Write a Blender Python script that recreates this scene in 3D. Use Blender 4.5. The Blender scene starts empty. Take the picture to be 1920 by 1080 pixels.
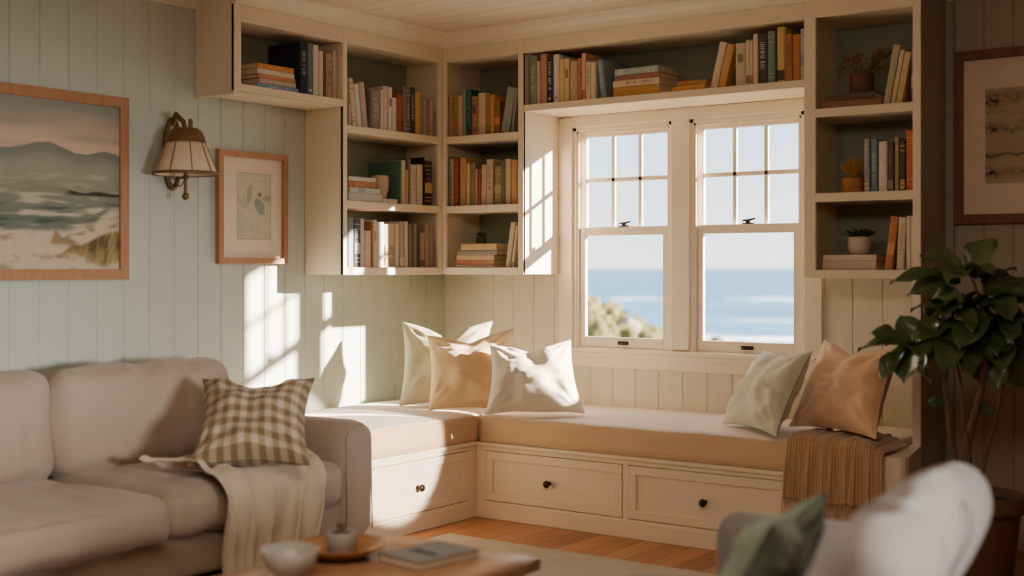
import bpy, math, random
from mathutils import Vector, Matrix, noise
random.seed(7)
PI = math.pi
scene = bpy.context.scene
col = scene.collection

# ------------------------------------------------------------------ camera model (metres; room corner at the origin)
FP, TH, CX, CY, EYE, HY = 2404.6, math.radians(35.767), 4.9394, -6.1488, 1.3, 503.1
SN, CS = math.sin(TH), math.cos(TH)
def on_y(px, py, y):          # point of the plane y=const
    k = (px-960)/FP; ry = y-CY; rx = ry*(k*CS-SN)/(CS+k*SN); d = -rx*SN+ry*CS
    return Vector((CX+rx, y, EYE-(py-HY)*d/FP))
def on_x(px, py, x):
    k = (px-960)/FP; rx = x-CX; ry = rx*(CS+k*SN)/(k*CS-SN); d = -rx*SN+ry*CS
    return Vector((x, CY+ry, EYE-(py-HY)*d/FP))
def on_z(px, py, z):
    d = FP*(EYE-z)/(py-HY); l = (px-960)/FP*d
    return Vector((CX-d*SN+l*CS, CY+d*CS+l*SN, z))
def at(px, py, d):
    l = (px-960)/FP*d
    return Vector((CX-d*SN+l*CS, CY+d*CS+l*SN, EYE-(py-HY)*d/FP))

# ------------------------------------------------------------------ materials
def lin(c):
    c = c/255.0
    return c/12.92 if c <= .04045 else ((c+.055)/1.055)**2.4
def rgb(r, g, b): return (lin(r), lin(g), lin(b), 1)
MATS = {}
class NT:
    def __init__(s, name):
        s.m = bpy.data.materials.new(name); s.m.use_nodes = True
        s.t = s.m.node_tree; s.b = s.t.nodes['Principled BSDF']
    def n(s, typ, **kw):
        nd = s.t.nodes.new(typ)
        for k, v in kw.items():
            if k.startswith('i_'): nd.inputs[k[2:].replace('_', ' ')].default_value = v
            else: setattr(nd, k, v)
        return nd
    def l(s, a, b): s.t.links.new(a, b)
    def math(s, op, a, b=None, c=None):
        nd = s.t.nodes.new('ShaderNodeMath'); nd.operation = op
        for i, v in enumerate((a, b, c)):
            if v is None: continue
            if isinstance(v, (int, float)): nd.inputs[i].default_value = v
            else: s.l(v, nd.inputs[i])
        return nd.outputs[0]
    def mix(s, f, a, b, blend='MIX'):
        nd = s.t.nodes.new('ShaderNodeMix'); nd.data_type = 'RGBA'; nd.blend_type = blend
        for i, v in ((0, f), (6, a), (7, b)):
            if isinstance(v, (int, float, tuple)): nd.inputs[i].default_value = v
            else: s.l(v, nd.inputs[i])
        return nd.outputs[2]
    def coord(s, kind='Object', scale=(1, 1, 1), rot=(0, 0, 0)):
        tc = s.n('ShaderNodeTexCoord'); mp = s.n('ShaderNodeMapping')
        mp.inputs['Scale'].default_value = scale; mp.inputs['Rotation'].default_value = rot
        s.l(tc.outputs[kind], mp.inputs[0]); return mp.outputs[0]
    def noise(s, vec, scale, detail=3, rough=.55):
        nd = s.n('ShaderNodeTexNoise'); s.l(vec, nd.inputs['Vector'])
        nd.inputs['Scale'].default_value = scale; nd.inputs['Detail'].default_value = detail; nd.inputs['Roughness'].default_value = rough
        return nd.outputs[0]
    def ramp(s, f, stops):
        nd = s.n('ShaderNodeValToRGB'); s.l(f, nd.inputs[0]); e = nd.color_ramp.elements
        while len(e) < len(stops): e.new(.5)
        for k, (p, c) in enumerate(stops): e[k].position = p; e[k].color = c if len(c) == 4 else (*c, 1)
        return nd.outputs[0]
    def bump(s, h, strength=.2, dist=.01):
        nd = s.n('ShaderNodeBump'); nd.inputs['Strength'].default_value = strength; nd.inputs['Distance'].default_value = dist
        s.l(h, nd.inputs['Height']); s.l(nd.outputs[0], s.b.inputs['Normal'])
    def set(s, **kw):
        for k, v in kw.items():
            nm = {'col': 'Base Color', 'rough': 'Roughness', 'metal': 'Metallic', 'spec': 'Specular IOR Level', 'sheen': 'Sheen Weight'}[k]
            if isinstance(v, (int, float, tuple)): s.b.inputs[nm].default_value = v
            else: s.l(v, s.b.inputs[nm])

def paint(name, c, rough=.5, var=.06, scale=3, spec=.4):
    t = NT(name); v = t.coord(); f = t.noise(v, scale, 4)
    d = tuple(x*(1-var*2) for x in c[:3])+(1,)
    t.set(col=t.mix(f, d, c), rough=rough, spec=spec)
    t.bump(t.noise(v, 60, 2), .05, .002); return t.m
def fabric(name, c, rough=.95, var=.10, weave=900, bump=.25, sheen=.25):
    t = NT(name); v = t.coord()
    f = t.noise(v, 7, 3); g = t.noise(v, weave*.35, 2)
    d = tuple(x*(1-var*2) for x in c[:3])+(1,)
    t.set(col=t.mix(t.math('MULTIPLY_ADD', g, .6, t.math('MULTIPLY', f, .4)), d, c), rough=rough, spec=.15, sheen=sheen)
    t.bump(t.math('ADD', t.math('MULTIPLY', g, .5), t.math('MULTIPLY', t.noise(v, 28, 3), .8)), bump, .006); return t.m
def wood(name, c1, c2, axis='y', scale=1, rough=.45, bump=.08):
    t = NT(name)
    sc = {'x': (1.2, 14, 14), 'y': (14, 1.2, 14), 'z': (14, 14, 1.2)}[axis]
    v = t.coord('Object', tuple(x*scale for x in sc)); f = t.noise(v, 2.2, 6, .65); g = t.noise(v, 9, 3)
    h = t.math('MULTIPLY_ADD', g, .35, t.math('MULTIPLY', f, .65))
    t.set(col=t.ramp(h, [(.32, c1), (.62, c2)]), rough=rough, spec=.35); t.bump(h, bump, .003); return t.m
def plain(name, c, rough=.5, metal=0, spec=.5):
    t = NT(name); v = t.coord(); f = t.noise(v, 40, 2)
    t.set(col=t.mix(f, tuple(x*.85 for x in c[:3])+(1,), c), rough=rough, metal=metal, spec=spec); return t.m

M = {}
M['wall'] = paint('painted boards sage blue', rgb(190, 198, 188), .55, .03)
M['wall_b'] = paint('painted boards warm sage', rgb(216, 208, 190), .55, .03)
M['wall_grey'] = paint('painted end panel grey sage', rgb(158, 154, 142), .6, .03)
M['sage'] = paint('shelf back dark sage', rgb(142, 150, 132), .6, .04)
M['trim'] = paint('cream satin trim paint', rgb(236, 225, 206), .38, .02)
M['case'] = paint('cream cabinet paint', rgb(234, 219, 195), .42, .02)
M['ceil'] = paint('cream ceiling boards', rgb(232, 218, 204), .6, .03)
M['room'] = paint('warm plaster of the rest of the room', rgb(186, 158, 130), .8, .03)
M['sofa'] = fabric('taupe linen upholstery', rgb(174, 157, 141), var=.07)
M['chair'] = fabric('pale grey upholstery', rgb(128, 121, 118), var=.05)
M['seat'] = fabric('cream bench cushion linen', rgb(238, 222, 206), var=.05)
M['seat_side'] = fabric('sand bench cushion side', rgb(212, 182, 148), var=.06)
M['p_sage'] = fabric('pale sage linen', rgb(192, 184, 156), var=.07)
M['p_tan'] = fabric('golden tan linen', rgb(234, 200, 156), var=.06)
M['p_white'] = fabric('off white linen', rgb(236, 227, 208), var=.06)
M['p_green'] = fabric('pale grey green linen', rgb(204, 205, 184), var=.07)
M['p_peach'] = fabric('peach linen', rgb(220, 184, 150), var=.07)
M['p_dark'] = fabric('moss green velvet', rgb(116, 130, 110), var=.12)
M['throw'] = fabric('oatmeal wool', rgb(218, 204, 180), var=.1, bump=.4)
M['oak'] = wood('oak frame', rgb(158, 114, 80), rgb(180, 134, 98), 'z', .6)
M['walnut'] = wood('dark walnut frame', rgb(92, 58, 38), rgb(128, 84, 58), 'z', 1)
M['table'] = wood('worn brown table wood', rgb(136, 98, 70), rgb(190, 146, 108), 'y', 1, .4)
M['dish'] = wood('turned light wood', rgb(140, 92, 56), rgb(190, 138, 92), 'y', 1, .4)
M['bronze'] = plain('dark bronze metal', rgb(62, 50, 42), .38, .8)
M['brass'] = plain('aged brass brown', rgb(126, 96, 64), .45, .5)
M['mat'] = plain('cream picture mat', rgb(232, 214, 194), .9)
M['paper'] = plain('book pages', rgb(222, 204, 172), .9)
M['terra'] = plain('brown terracotta', rgb(104, 70, 52), .85)
M['soil'] = plain('potting soil', rgb(46, 34, 26), 1)
M['stem'] = wood('plant bark', rgb(70, 50, 36), rgb(122, 92, 68), 'z', 2, .8)
M['legs'] = wood('dark furniture leg', rgb(60, 42, 30), rgb(92, 66, 46), 'z', 1)
M['ceramic'] = plain('matt white ceramic', rgb(206, 190, 176), .55)
M['ochre'] = plain('ochre ceramic', rgb(176, 122, 70), .7)
M['darkpot'] = plain('dark brown pot', rgb(104, 70, 52), .8)

def m_floor():
    t = NT('honey wood floorboards'); tc = t.n('ShaderNodeTexCoord'); sp = t.n('ShaderNodeSeparateXYZ'); t.l(tc.outputs['Object'], sp.inputs[0])
    u = t.math('MULTIPLY', sp.outputs[0], 1/.125); cell = t.math('FLOOR', u); fr = t.math('FRACT', u)
    wn = t.n('ShaderNodeTexWhiteNoise', noise_dimensions='1D'); t.l(cell, wn.inputs['W'])
    v = t.coord('Object', (16, 1.0, 1)); f = t.noise(v, 2.4, 6, .65)
    c = t.ramp(t.math('MULTIPLY_ADD', wn.outputs[0], .35, t.math('MULTIPLY', f, .65)), [(.25, rgb(138, 88, 54)), (.7, rgb(190, 134, 90))])
    e = t.math('LESS_THAN', t.math('ABSOLUTE', t.math('SUBTRACT', fr, .5)), .482)
    t.set(col=t.mix(e, rgb(60, 36, 20), c), rough=.38, spec=.4); t.bump(t.math('ADD', e, t.math('MULTIPLY', f, .15)), .25, .003); return t.m
M['floor'] = m_floor()
def m_rug():
    t = NT('cream wool rug'); v = t.coord(); f = t.noise(v, 120, 3); g = t.noise(v, 9, 2)
    t.set(col=t.mix(t.math('MULTIPLY_ADD', f, .7, t.math('MULTIPLY', g, .3)), rgb(176, 156, 132), rgb(232, 216, 192)), rough=1, spec=.05, sheen=.4); t.bump(f, .9, .02); return t.m
M['rug'] = m_rug()
def m_gingham():
    t = NT('gingham check cloth'); tc = t.n('ShaderNodeTexCoord'); sp = t.n('ShaderNodeSeparateXYZ'); t.l(tc.outputs['UV'], sp.inputs[0])
    def stripe(o):
        w = t.math('SINE', t.math('MULTIPLY', o, 2*PI*8.5)); return t.math('SMOOTH_MIN', t.math('SMOOTH_MAX', t.math('MULTIPLY_ADD', w, 2.2, .5), 0, .2), 1, .2)
    a, b = stripe(sp.outputs[0]), stripe(t.math('MULTIPLY', sp.outputs[1], .9))
    f = t.math('MULTIPLY', t.math('ADD', a, b), .5)
    v = t.coord('Object'); g = t.noise(v, 260, 2)
    c = t.ramp(f, [(.0, rgb(212, 198, 174)), (.5, rgb(174, 154, 124)), (1, rgb(128, 106, 78))])
    t.set(col=t.mix(t.math('MULTIPLY', g, .35), c, rgb(120, 104, 84)), rough=.95, spec=.1, sheen=.2)
    t.bump(t.math('ADD', g, t.noise(v, 30, 2)), .25, .005); return t.m
M['gingham'] = m_gingham()
def m_knit():
    t = NT('brown ribbed woven throw'); tc = t.n('ShaderNodeTexCoord'); sp = t.n('ShaderNodeSeparateXYZ'); t.l(tc.outputs['UV'], sp.inputs[0])
    a = t.math('SINE', t.math('MULTIPLY', sp.outputs[0], 2*PI*34)); b = t.math('SINE', t.math('MULTIPLY', sp.outputs[1], 2*PI*60))
    s = t.math('SINE', t.math('MULTIPLY', sp.outputs[0], 2*PI*5.5))
    h = t.math('MULTIPLY_ADD', a, .35, t.math('MULTIPLY_ADD', b, .15, .5))
    hh = t.math('MULTIPLY_ADD', s, .07, h)
    t.set(col=t.ramp(hh, [(.0, rgb(150, 116, 84)), (1, rgb(206, 170, 132))]), rough=.95, spec=.1, sheen=.3); t.bump(h, .6, .006); return t.m
M['knit'] = m_knit()
def m_leaf(name, c1, c2, rough=.28):
    t = NT(name); v = t.coord(); f = t.noise(v, 6, 3)
    t.set(col=t.mix(f, c1, c2), rough=rough, spec=.5); t.bump(t.noise(v, 40, 2), .1, .004); return t.m
M['leaf'] = m_leaf('glossy dark leaves', rgb(50, 70, 42), rgb(96, 116, 70), .3)
M['dry'] = m_leaf('dried brown flowers', rgb(92, 70, 34), rgb(150, 118, 62), .9)
M['straw'] = m_leaf('dried straw', rgb(168, 124, 52), rgb(214, 168, 84), .9)
M['succ'] = m_leaf('dark succulent', rgb(30, 42, 26), rgb(64, 80, 48), .6)
M['bush'] = m_leaf('coastal scrub', rgb(46, 52, 24), rgb(122, 112, 58), .9)
def m_glass():
    t = NT('window glass'); out = t.t.nodes['Material Output']
    tr = t.n('ShaderNodeBsdfTransparent'); gl = t.n('ShaderNodeBsdfGlossy'); gl.inputs['Roughness'].default_value = .02
    fr = t.n('ShaderNodeFresnel'); fr.inputs[0].default_value = 1.25
    mx = t.n('ShaderNodeMixShader'); t.l(fr.outputs[0], mx.inputs[0]); t.l(tr.outputs[0], mx.inputs[1]); t.l(gl.outputs[0], mx.inputs[2]); t.l(mx.outputs[0], out.inputs[0]); return t.m
M['glass'] = m_glass()
def m_bowl():
    t = NT('thin clear bowl glass'); out = t.t.nodes['Material Output']
    tr = t.n('ShaderNodeBsdfTransparent'); tr.inputs[0].default_value = (.8, .8, .78, 1)
    mx = t.n('ShaderNodeMixShader'); mx.inputs[0].default_value = .55
    t.set(col=rgb(200, 196, 190), rough=.15, spec=.7)
    t.l(tr.outputs[0], mx.inputs[1]); t.l(t.b.outputs[0], mx.inputs[2]); t.l(mx.outputs[0], out.inputs[0]); return t.m
M['bowl'] = m_bowl()
def m_attr(name, rough=.8):
    t = NT(name); a = t.n('ShaderNodeAttribute'); a.attribute_name = 'Col'
    v = t.coord(); t.set(col=t.mix(t.math('MULTIPLY', t.noise(v, 160, 2), .12), a.outputs['Color'], (.1, .09, .08, 1)), rough=rough, spec=.2); return t.m
M['art'] = m_attr('painted picture surface')
def m_shade():
    t = NT('cream lampshade cloth'); v = t.coord(); f = t.noise(v, 60, 2)
    t.set(col=t.mix(f, rgb(214, 190, 160), rgb(240, 218, 190)), rough=.9, spec=.1)
    return t.m
M['shade'] = m_shade()
def m_sea():
    t = NT('sea water with surf'); tc = t.n('ShaderNodeTexCoord'); P = tc.outputs['Object']
    def dotv(v):
        nd = t.n('ShaderNodeVectorMath', operation='DOT_PRODUCT'); t.l(P, nd.inputs[0]); nd.inputs[1].default_value = v; return nd.outputs['Value']
    q, l = dotv((-SN, CS, 0)), dotv((CS, SN, 0))          # seaward and alongshore distance
    cb = t.n('ShaderNodeCombineXYZ'); t.l(t.math('MULTIPLY', q, .016), cb.inputs[0]); t.l(t.math('MULTIPLY', l, .006), cb.inputs[1])
    n1 = t.noise(cb.outputs[0], 2.2, 5, .6); n2 = t.noise(cb.outputs[0], 9, 4, .6)
    deep = t.ramp(t.math('MULTIPLY', q, 1/1400), [(0, rgb(84, 132, 146)), (.12, rgb(66, 120, 146)), (.35, rgb(44, 96, 136)), (1, rgb(46, 94, 134))])
    c = t.mix(t.math('MULTIPLY', n1, .4), deep, rgb(92, 140, 160))
    dk = t.math('MULTIPLY', t.math('GREATER_THAN', n2, .53), .35)
    c = t.mix(dk, c, rgb(34, 78, 108))
    cb3 = t.n('ShaderNodeCombineXYZ'); t.l(t.math('MULTIPLY', q, .014), cb3.inputs[0]); t.l(t.math('MULTIPLY', l, .004), cb3.inputs[1])
    n4 = t.noise(cb3.outputs[0], 1.3, 3, .55)
    c = t.mix(t.math('MINIMUM', t.math('MAXIMUM', t.math('MULTIPLY_ADD', n4, 6, -2.9), 0), .6), c, rgb(30, 78, 112))
    w = t.math('ADD', q, t.math('MULTIPLY', t.math('SUBTRACT', n1, .5), 120))
    def band(a, wd):                                      # a breaking wave
        return t.math('SUBTRACT', 1, t.math('MINIMUM', t.math('MULTIPLY', t.math('ABSOLUTE', t.math('SUBTRACT', w, a)), 1/wd), 1))
    foam = t.math('MAXIMUM', t.math('MAXIMUM', band(182, 16), t.math('MULTIPLY', band(236, 13), .9)), t.math('MULTIPLY', band(420, 22), .42))
    cb2 = t.n('ShaderNodeCombineXYZ'); t.l(t.math('MULTIPLY', q, .03), cb2.inputs[0]); t.l(t.math('MULTIPLY', l, .028), cb2.inputs[1])
    n3 = t.noise(cb2.outputs[0], 1.1, 4, .6)
    foam = t.math('MAXIMUM', t.math('MULTIPLY', foam, t.math('MAXIMUM', t.math('MULTIPLY_ADD', n3, 6.0, -2.3), 0)), t.math('MULTIPLY', band(186, 20), t.math('MULTIPLY_ADD', n3, 2.0, .1)))
    fm = t.math('MINIMUM', t.math('MAXIMUM', t.math('MULTIPLY_ADD', foam, 2.4, -.5), 0), 1)
    t.set(col=t.mix(fm, c, rgb(246, 242, 238)), rough=.55, spec=.3)
    return t.m
M['sea'] = m_sea()
M['sand'] = paint('dune sand and grass', rgb(116, 104, 66), .95, .3, 3)
M['rock'] = plain('pale coastal rock', rgb(140, 122, 108), .9)

# ------------------------------------------------------------------ mesh helpers
class MB:
    def __init__(s, xf=None): s.v, s.f, s.m, s.s, s.uv, s.xf = [], [], [], [], {}, xf
    def add(s, vs, fs, m=0, smooth=False):
        b = len(s.v)
        s.v += [Vector(v) for v in vs]
        for f in fs: s.f.append([b+i for i in f]); s.m.append(m); s.s.append(smooth)
        return b
    def box(s, x0, x1, y0, y1, z0, z1, m=0):
        x0, x1 = min(x0, x1), max(x0, x1); y0, y1 = min(y0, y1), max(y0, y1)
        s.add([(x0,y0,z0),(x1,y0,z0),(x1,y1,z0),(x0,y1,z0),(x0,y0,z1),(x1,y0,z1),(x1,y1,z1),(x0,y1,z1)],
              [(0,3,2,1),(4,5,6,7),(0,1,5,4),(1,2,6,5),(2,3,7,6),(3,0,4,7)], m); return s
    def prism(s, poly, a, b, axis='z', m=0, smooth=False):   # polygon extruded between a and b
        n = len(poly)
        def p(q, t): return {'z': (q[0], q[1], t), 'y': (q[0], t, q[1]), 'x': (t, q[0], q[1])}[axis]
        vs = [p(q, a) for q in poly]+[p(q, b) for q in poly]
        s.add(vs, [tuple(range(n))[::-1], tuple(range(n, 2*n))], m)
        s.add(vs, [(i, (i+1) % n, n+(i+1) % n, n+i) for i in range(n)], m, smooth); return s
    def tube(s, pts, r, n=10, m=0, cap=True):
        pts = [Vector(p) for p in pts]; rs = r if isinstance(r, (list, tuple)) else [r]*len(pts)
        rings = []; up = None
        for i, p in enumerate(pts):
            t = (pts[min(i+1, len(pts)-1)]-pts[max(i-1, 0)]).normalized()
            if up is None: up = t.orthogonal().normalized()
            up = (up-t*up.dot(t)).normalized(); w = t.cross(up)
            rings.append([p+(up*math.cos(2*PI*k/n)+w*math.sin(2*PI*k/n))*rs[i] for k in range(n)])
        vs = [v for q in rings for v in q]
        fs = [(i*n+k, i*n+(k+1) % n, (i+1)*n+(k+1) % n, (i+1)*n+k) for i in range(len(pts)-1) for k in range(n)]
        s.add(vs, fs, m, True)
        if cap: s.add(rings[0], [tuple(range(n))[::-1]], m); s.add(rings[-1], [tuple(range(n))], m)
        return s
    def lathe(s, prof, c=(0, 0, 0), n=32, m=0, wob=None):
        vs = []
        for r, z in prof:
            for k in range(n):
                a = 2*PI*k/n; q = r*(1+(wob(a, z) if wob else 0))
                vs.append((c[0]+q*math.cos(a), c[1]+q*math.sin(a), c[2]+z))
        fs = [(i*n+k, i*n+(k+1) % n, (i+1)*n+(k+1) % n, (i+1)*n+k) for i in range(len(prof)-1) for k in range(n)]
        s.add(vs, fs, m, True); return s
    def grid(s, fn, nu, nv, m=0, uv=True, flip=False):
        vs = [fn(i/nu, j/nv) for j in range(nv+1) for i in range(nu+1)]
        fs = []
        b = len(s.v)
        for j in range(nv):
            for i in range(nu):
                q = (j*(nu+1)+i, j*(nu+1)+i+1, (j+1)*(nu+1)+i+1, (j+1)*(nu+1)+i)
                fs.append(q[::-1] if flip else q)
        s.add(vs, fs, m, True)
        if uv:
            for j in range(nv+1):
                for i in range(nu+1): s.uv[b+j*(nu+1)+i] = (i/nu, j/nv)
        return s

def world(o):
    return o.matrix_basis if o.parent is None else world(o.parent) @ o.matrix_parent_inverse @ o.matrix_basis
def tag(o, label=None, cat=None, group=None, kind=None):
    if label: o['label'] = label
    if cat: o['category'] = cat
    if group: o['group'] = group
    if kind: o['kind'] = kind
    return o
def obj(name, mb, mats, parent=None, bevel=0, seg=2, subd=0, solid=0, colors=None, keep=False):
    if not isinstance(mats, (list, tuple)): mats = [mats]
    vs = [mb.xf @ v for v in mb.v] if mb.xf else list(mb.v)
    off = Vector((0, 0, 0))
    if parent is None and vs and not keep:
        lo = Vector([min(v[k] for v in vs) for k in range(3)]); hi = Vector([max(v[k] for v in vs) for k in range(3)])
        off = Vector(((lo.x+hi.x)/2, (lo.y+hi.y)/2, lo.z)); vs = [v-off for v in vs]
    me = bpy.data.meshes.new(name); me.from_pydata(vs, [], mb.f); me.validate(clean_customdata=False)
    for m in mats: me.materials.append(m)
    if len(me.polygons) == len(mb.m):
        me.polygons.foreach_set('material_index', mb.m); me.polygons.foreach_set('use_smooth', mb.s)
    if mb.uv:
        uvl = me.uv_layers.new(name='UVMap')
        for lp in me.loops: uvl.data[lp.index].uv = mb.uv.get(lp.vertex_index, (0, 0))
    if colors is not None:
        at_ = me.color_attributes.new('Col', 'FLOAT_COLOR', 'POINT')
        for i, c in enumerate(colors): at_.data[i].color = (*c[:3], 1)
    me.update()
    o = bpy.data.objects.new(name, me); o.location = off; col.objects.link(o)
    if parent is not None: o.parent = parent; o.matrix_parent_inverse = world(parent).inverted()
    if solid: md = o.modifiers.new('thick', 'SOLIDIFY'); md.thickness = solid; md.offset = 0
    if bevel: md = o.modifiers.new('bevel', 'BEVEL'); md.width = bevel; md.segments = seg; md.limit_method = 'ANGLE'; md.angle_limit = math.radians(40)
    if subd: md = o.modifiers.new('sub', 'SUBSURF'); md.levels = subd; md.render_levels = subd
    return o
def empty(name, loc, rz=0, label=None, cat=None, group=None, kind=None):
    o = bpy.data.objects.new(name, None); o.empty_display_size = .1; col.objects.link(o)
    o.location = loc; o.rotation_euler = (0, 0, rz); return tag(o, label, cat, group, kind)
def struct(name, mb, mats, **kw): return tag(obj(name, mb, mats, **kw), kind='structure')

def rounded(p, h, r):          # point of a box surface pulled onto a rounded box
    q = Vector([max(-(h[k]-r), min(h[k]-r, p[k])) for k in range(3)]); d = p-q
    return q+d.normalized()*r if d.length > 1e-9 else p
def soft_box(mb, c, size, r, n=(14, 14, 6), bulge=(0, 0, 0), nz=.004, nsc=6, R=None, m=0, seed=0, crease=0):
    h = [x/2 for x in size]; done = {}
    vs, fs = [], []
    def vid(p):
        k = tuple(round(x, 5) for x in p)
        if k not in done: done[k] = len(vs); vs.append(Vector(p))
        return done[k]
    for ax in range(3):
        a, b = (ax+1) % 3, (ax+2) % 3
        for sg in (-1, 1):
            for i in range(n[a]):
                for j in range(n[b]):
                    q = []
                    for di, dj in ((0, 0), (1, 0), (1, 1), (0, 1)):
                        p = [0, 0, 0]; p[ax] = sg*h[ax]; p[a] = h[a]*(2*(i+di)/n[a]-1); p[b] = h[b]*(2*(j+dj)/n[b]-1); q.append(vid(p))
                    fs.append(q if sg > 0 else q[::-1])
    out = []
    for p in vs:
        e = [p[k]/h[k] for k in range(3)]
        q = rounded(p, h, r)
        for k in range(3):
            a, b = (k+1) % 3, (k+2) % 3
            q[k] += bulge[k]*e[k]*(1-e[a]**2)*(1-e[b]**2)
        w = noise.noise_vector(q*nsc+Vector((seed*7.3, seed*3.1, seed)))*nz
        if crease: w += noise.noise_vector(Vector((q.x*3, q.y*11, q.z*3))+Vector((seed, 0, 0)))*crease
        q = q+w
        if R: q = R @ q
        out.append(q+Vector(c))
    mb.add(out, fs, m, True)
def pillow(name, corners, T, mat, label, cat='pillow', group=None, dip=.03, pinch=.05, n=34, seed=1, wr=.013):
    """corners: bottom-left, bottom-right, top-right, top-left as seen from the front"""
    BL, BR, TR, TL = [Vector(c) for c in corners]
    nrm = ((BR-BL)+(TR-TL)).cross((TL-BL)+(TR-BR)).normalized()
    size = ((BR-BL).length+(TR-TL).length)/2
    mb = MB()
    def side(sg):
        def fn(u, v):
            a, b = 2*u-1, 2*v-1
            uu = .5+.5*a*(1-pinch*2*(1-b*b)); vv = .5+.5*b*(1-pinch*2*(1-a*a))
            if v > .5: vv -= dip/size*math.exp(-(abs(a)/.42)**1.3)*((v-.5)*2)**1.6
            p = (BL*(1-uu)+BR*uu)*(1-vv)+(TL*(1-uu)+TR*uu)*vv
            t = max(0, (1-a*a)*(1-b*b))**.5
            if v > .45: t *= 1-.35*math.exp(-(a/.3)**2)*((v-.45)/.55)*(1 if dip > .01 else 0)
            w = noise.noise(p*9+Vector((seed*5, 0, 0)))*wr*2+abs(noise.noise(Vector((a*2.2+seed, b*5, sg))))*wr
            # folds that run out of the corners
            for ca, cb in ((-1, -1), (1, -1), (1, 1), (-1, 1)):
                dx, dy = a-ca, b-cb; rr = math.hypot(dx, dy)
                w += wr*.9*math.sin(math.atan2(dy, dx)*14+seed)*math.exp(-(rr/.55)**2)*min(1, rr*4)
            edge = (1-a*a)*(1-b*b)
            return p+nrm*sg*(T*t/2+w*min(1, edge*4)+(.0015 if edge <= 0 else 0))
        return fn
    mb.grid(side(1), n, n, 0); mb.grid(side(-1), n, n, 0, flip=True)
    o = obj(name, mb, mat, subd=1)
    return tag(o, label, cat, group)

# ------------------------------------------------------------------ room shell
CEIL = 2.655
D, E = .281, .373            # bookcase depths on the side wall and on the window wall
XA, XB, XC = .8565, 2.4958, 3.0517
YA, YB = -1.2006, -1.9548
def grooved(mb, a0, a1, z0, z1, put, pitch=.147, ph=0, g=.005, dp=.005, m=0):
    """tongue and groove boarding: a strip of flats and V grooves, put(a, depth, z)"""
    pts = [(a0, 0)]; k = math.floor((a0-ph)/pitch)
    while True:
        c = ph+k*pitch; k += 1
        if c-g <= a0: continue
        if c+g >= a1: break
        pts += [(c-g, 0), (c, dp), (c+g, 0)]
    pts.append((a1, 0))
    vs = [put(a, d, z0) for a, d in pts]+[put(a, d, z1) for a, d in pts]; n = len(pts)
    mb.add(vs, [(i, i+1, n+i+1, n+i) for i in range(n-1)], m)
mb = MB(); grooved(mb, -8, 0, 0, CEIL, lambda a, d, z: (-d, a, z), .147, -2.228); mb.box(-.14, -.012, -8, .14, 0, CEIL)
struct('wall_left', mb, M['wall'])
WX0, WX1, WZ0, WZ1 = .945, 2.345, .85, 2.10
mb = MB(); put = lambda a, d, z: (a, d, z)
grooved(mb, 0, WX0, 0, CEIL, put, .147, .373)
grooved(mb, WX0, WX1, 0, WZ0, put, .147, 1.057); grooved(mb, WX0, WX1, WZ1, CEIL, put, .147, 1.057)
grooved(mb, WX1, XC, 0, CEIL, put, .151, 2.443)
for b in ((-.14, WX0, 0, CEIL), (WX0, WX1, 0, WZ0), (WX0, WX1, WZ1, CEIL), (WX1, XC, 0, CEIL)): mb.box(b[0], b[1], .012, .075, b[2], b[3])
struct('wall_back', mb, M['wall_b'])
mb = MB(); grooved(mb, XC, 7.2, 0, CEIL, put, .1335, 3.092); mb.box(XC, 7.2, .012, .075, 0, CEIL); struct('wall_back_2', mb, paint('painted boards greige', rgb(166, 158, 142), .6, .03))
struct('wall_right', MB().box(7.2, 7.3, -8, .14, 0, CEIL), M['room'])
struct('wall_front', MB().box(-.14, 7.3, -8.1, -8, 0, CEIL), M['room'])
struct('floor', MB().box(-.14, 7.3, -8.1, .14, -.12, 0), M['floor'], keep=True)
mb = MB(); grooved(mb, -8, .14, -.14, 7.3, lambda a, d, z: (z, a, CEIL+d), .125, -.37, .004, .005); mb.box(-.14, 7.3, -8.1, .14, CEIL+.012, CEIL+.1)
struct('ceiling', mb, M['ceil'])
# end panel that closes the nook, painted grey on its outer face, cream on its front edge
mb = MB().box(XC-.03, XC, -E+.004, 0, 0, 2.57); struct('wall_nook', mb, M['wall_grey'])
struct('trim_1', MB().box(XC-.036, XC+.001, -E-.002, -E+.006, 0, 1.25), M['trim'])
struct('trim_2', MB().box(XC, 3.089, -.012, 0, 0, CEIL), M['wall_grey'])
# crown moulding
def crown(name, path_put, a0, a1, z0=2.567, dep=.075):
    prof = [(0, z0), (.012, z0), (.014, z0+.012), (.02, z0+.016), (.026, z0+.03), (.046, z0+.052), (.056, z0+.07), (dep, z0+.074), (dep, CEIL), (0, CEIL)]
    mb = MB(); n = len(prof)
    def e(v, t): return a1+0*v if t else a0
    vs = [path_put(d, a0(d) if callable(a0) else a0, z) for d, z in prof]+[path_put(d, a1(d) if callable(a1) else a1, z) for d, z in prof]
    mb.add(vs, [(i, (i+1) % n, n+(i+1) % n, n+i) for i in range(n)]+[tuple(range(n))[::-1], tuple(range(n, 2*n))])
    struct(name, mb, M['trim'])
crown('trim_3', lambda d, a, z: (D+d, a, z), YB, lambda d: -E-d)
crown('trim_4', lambda d, a, z: (a, -E-d, z), lambda d: D+d, 3.06)
crown('trim_5', lambda d, a, z: (d, a, z), -8, YB)
crown('trim_6', lambda d, a, z: (a, -d, z), 3.06, 7.2)
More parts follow.
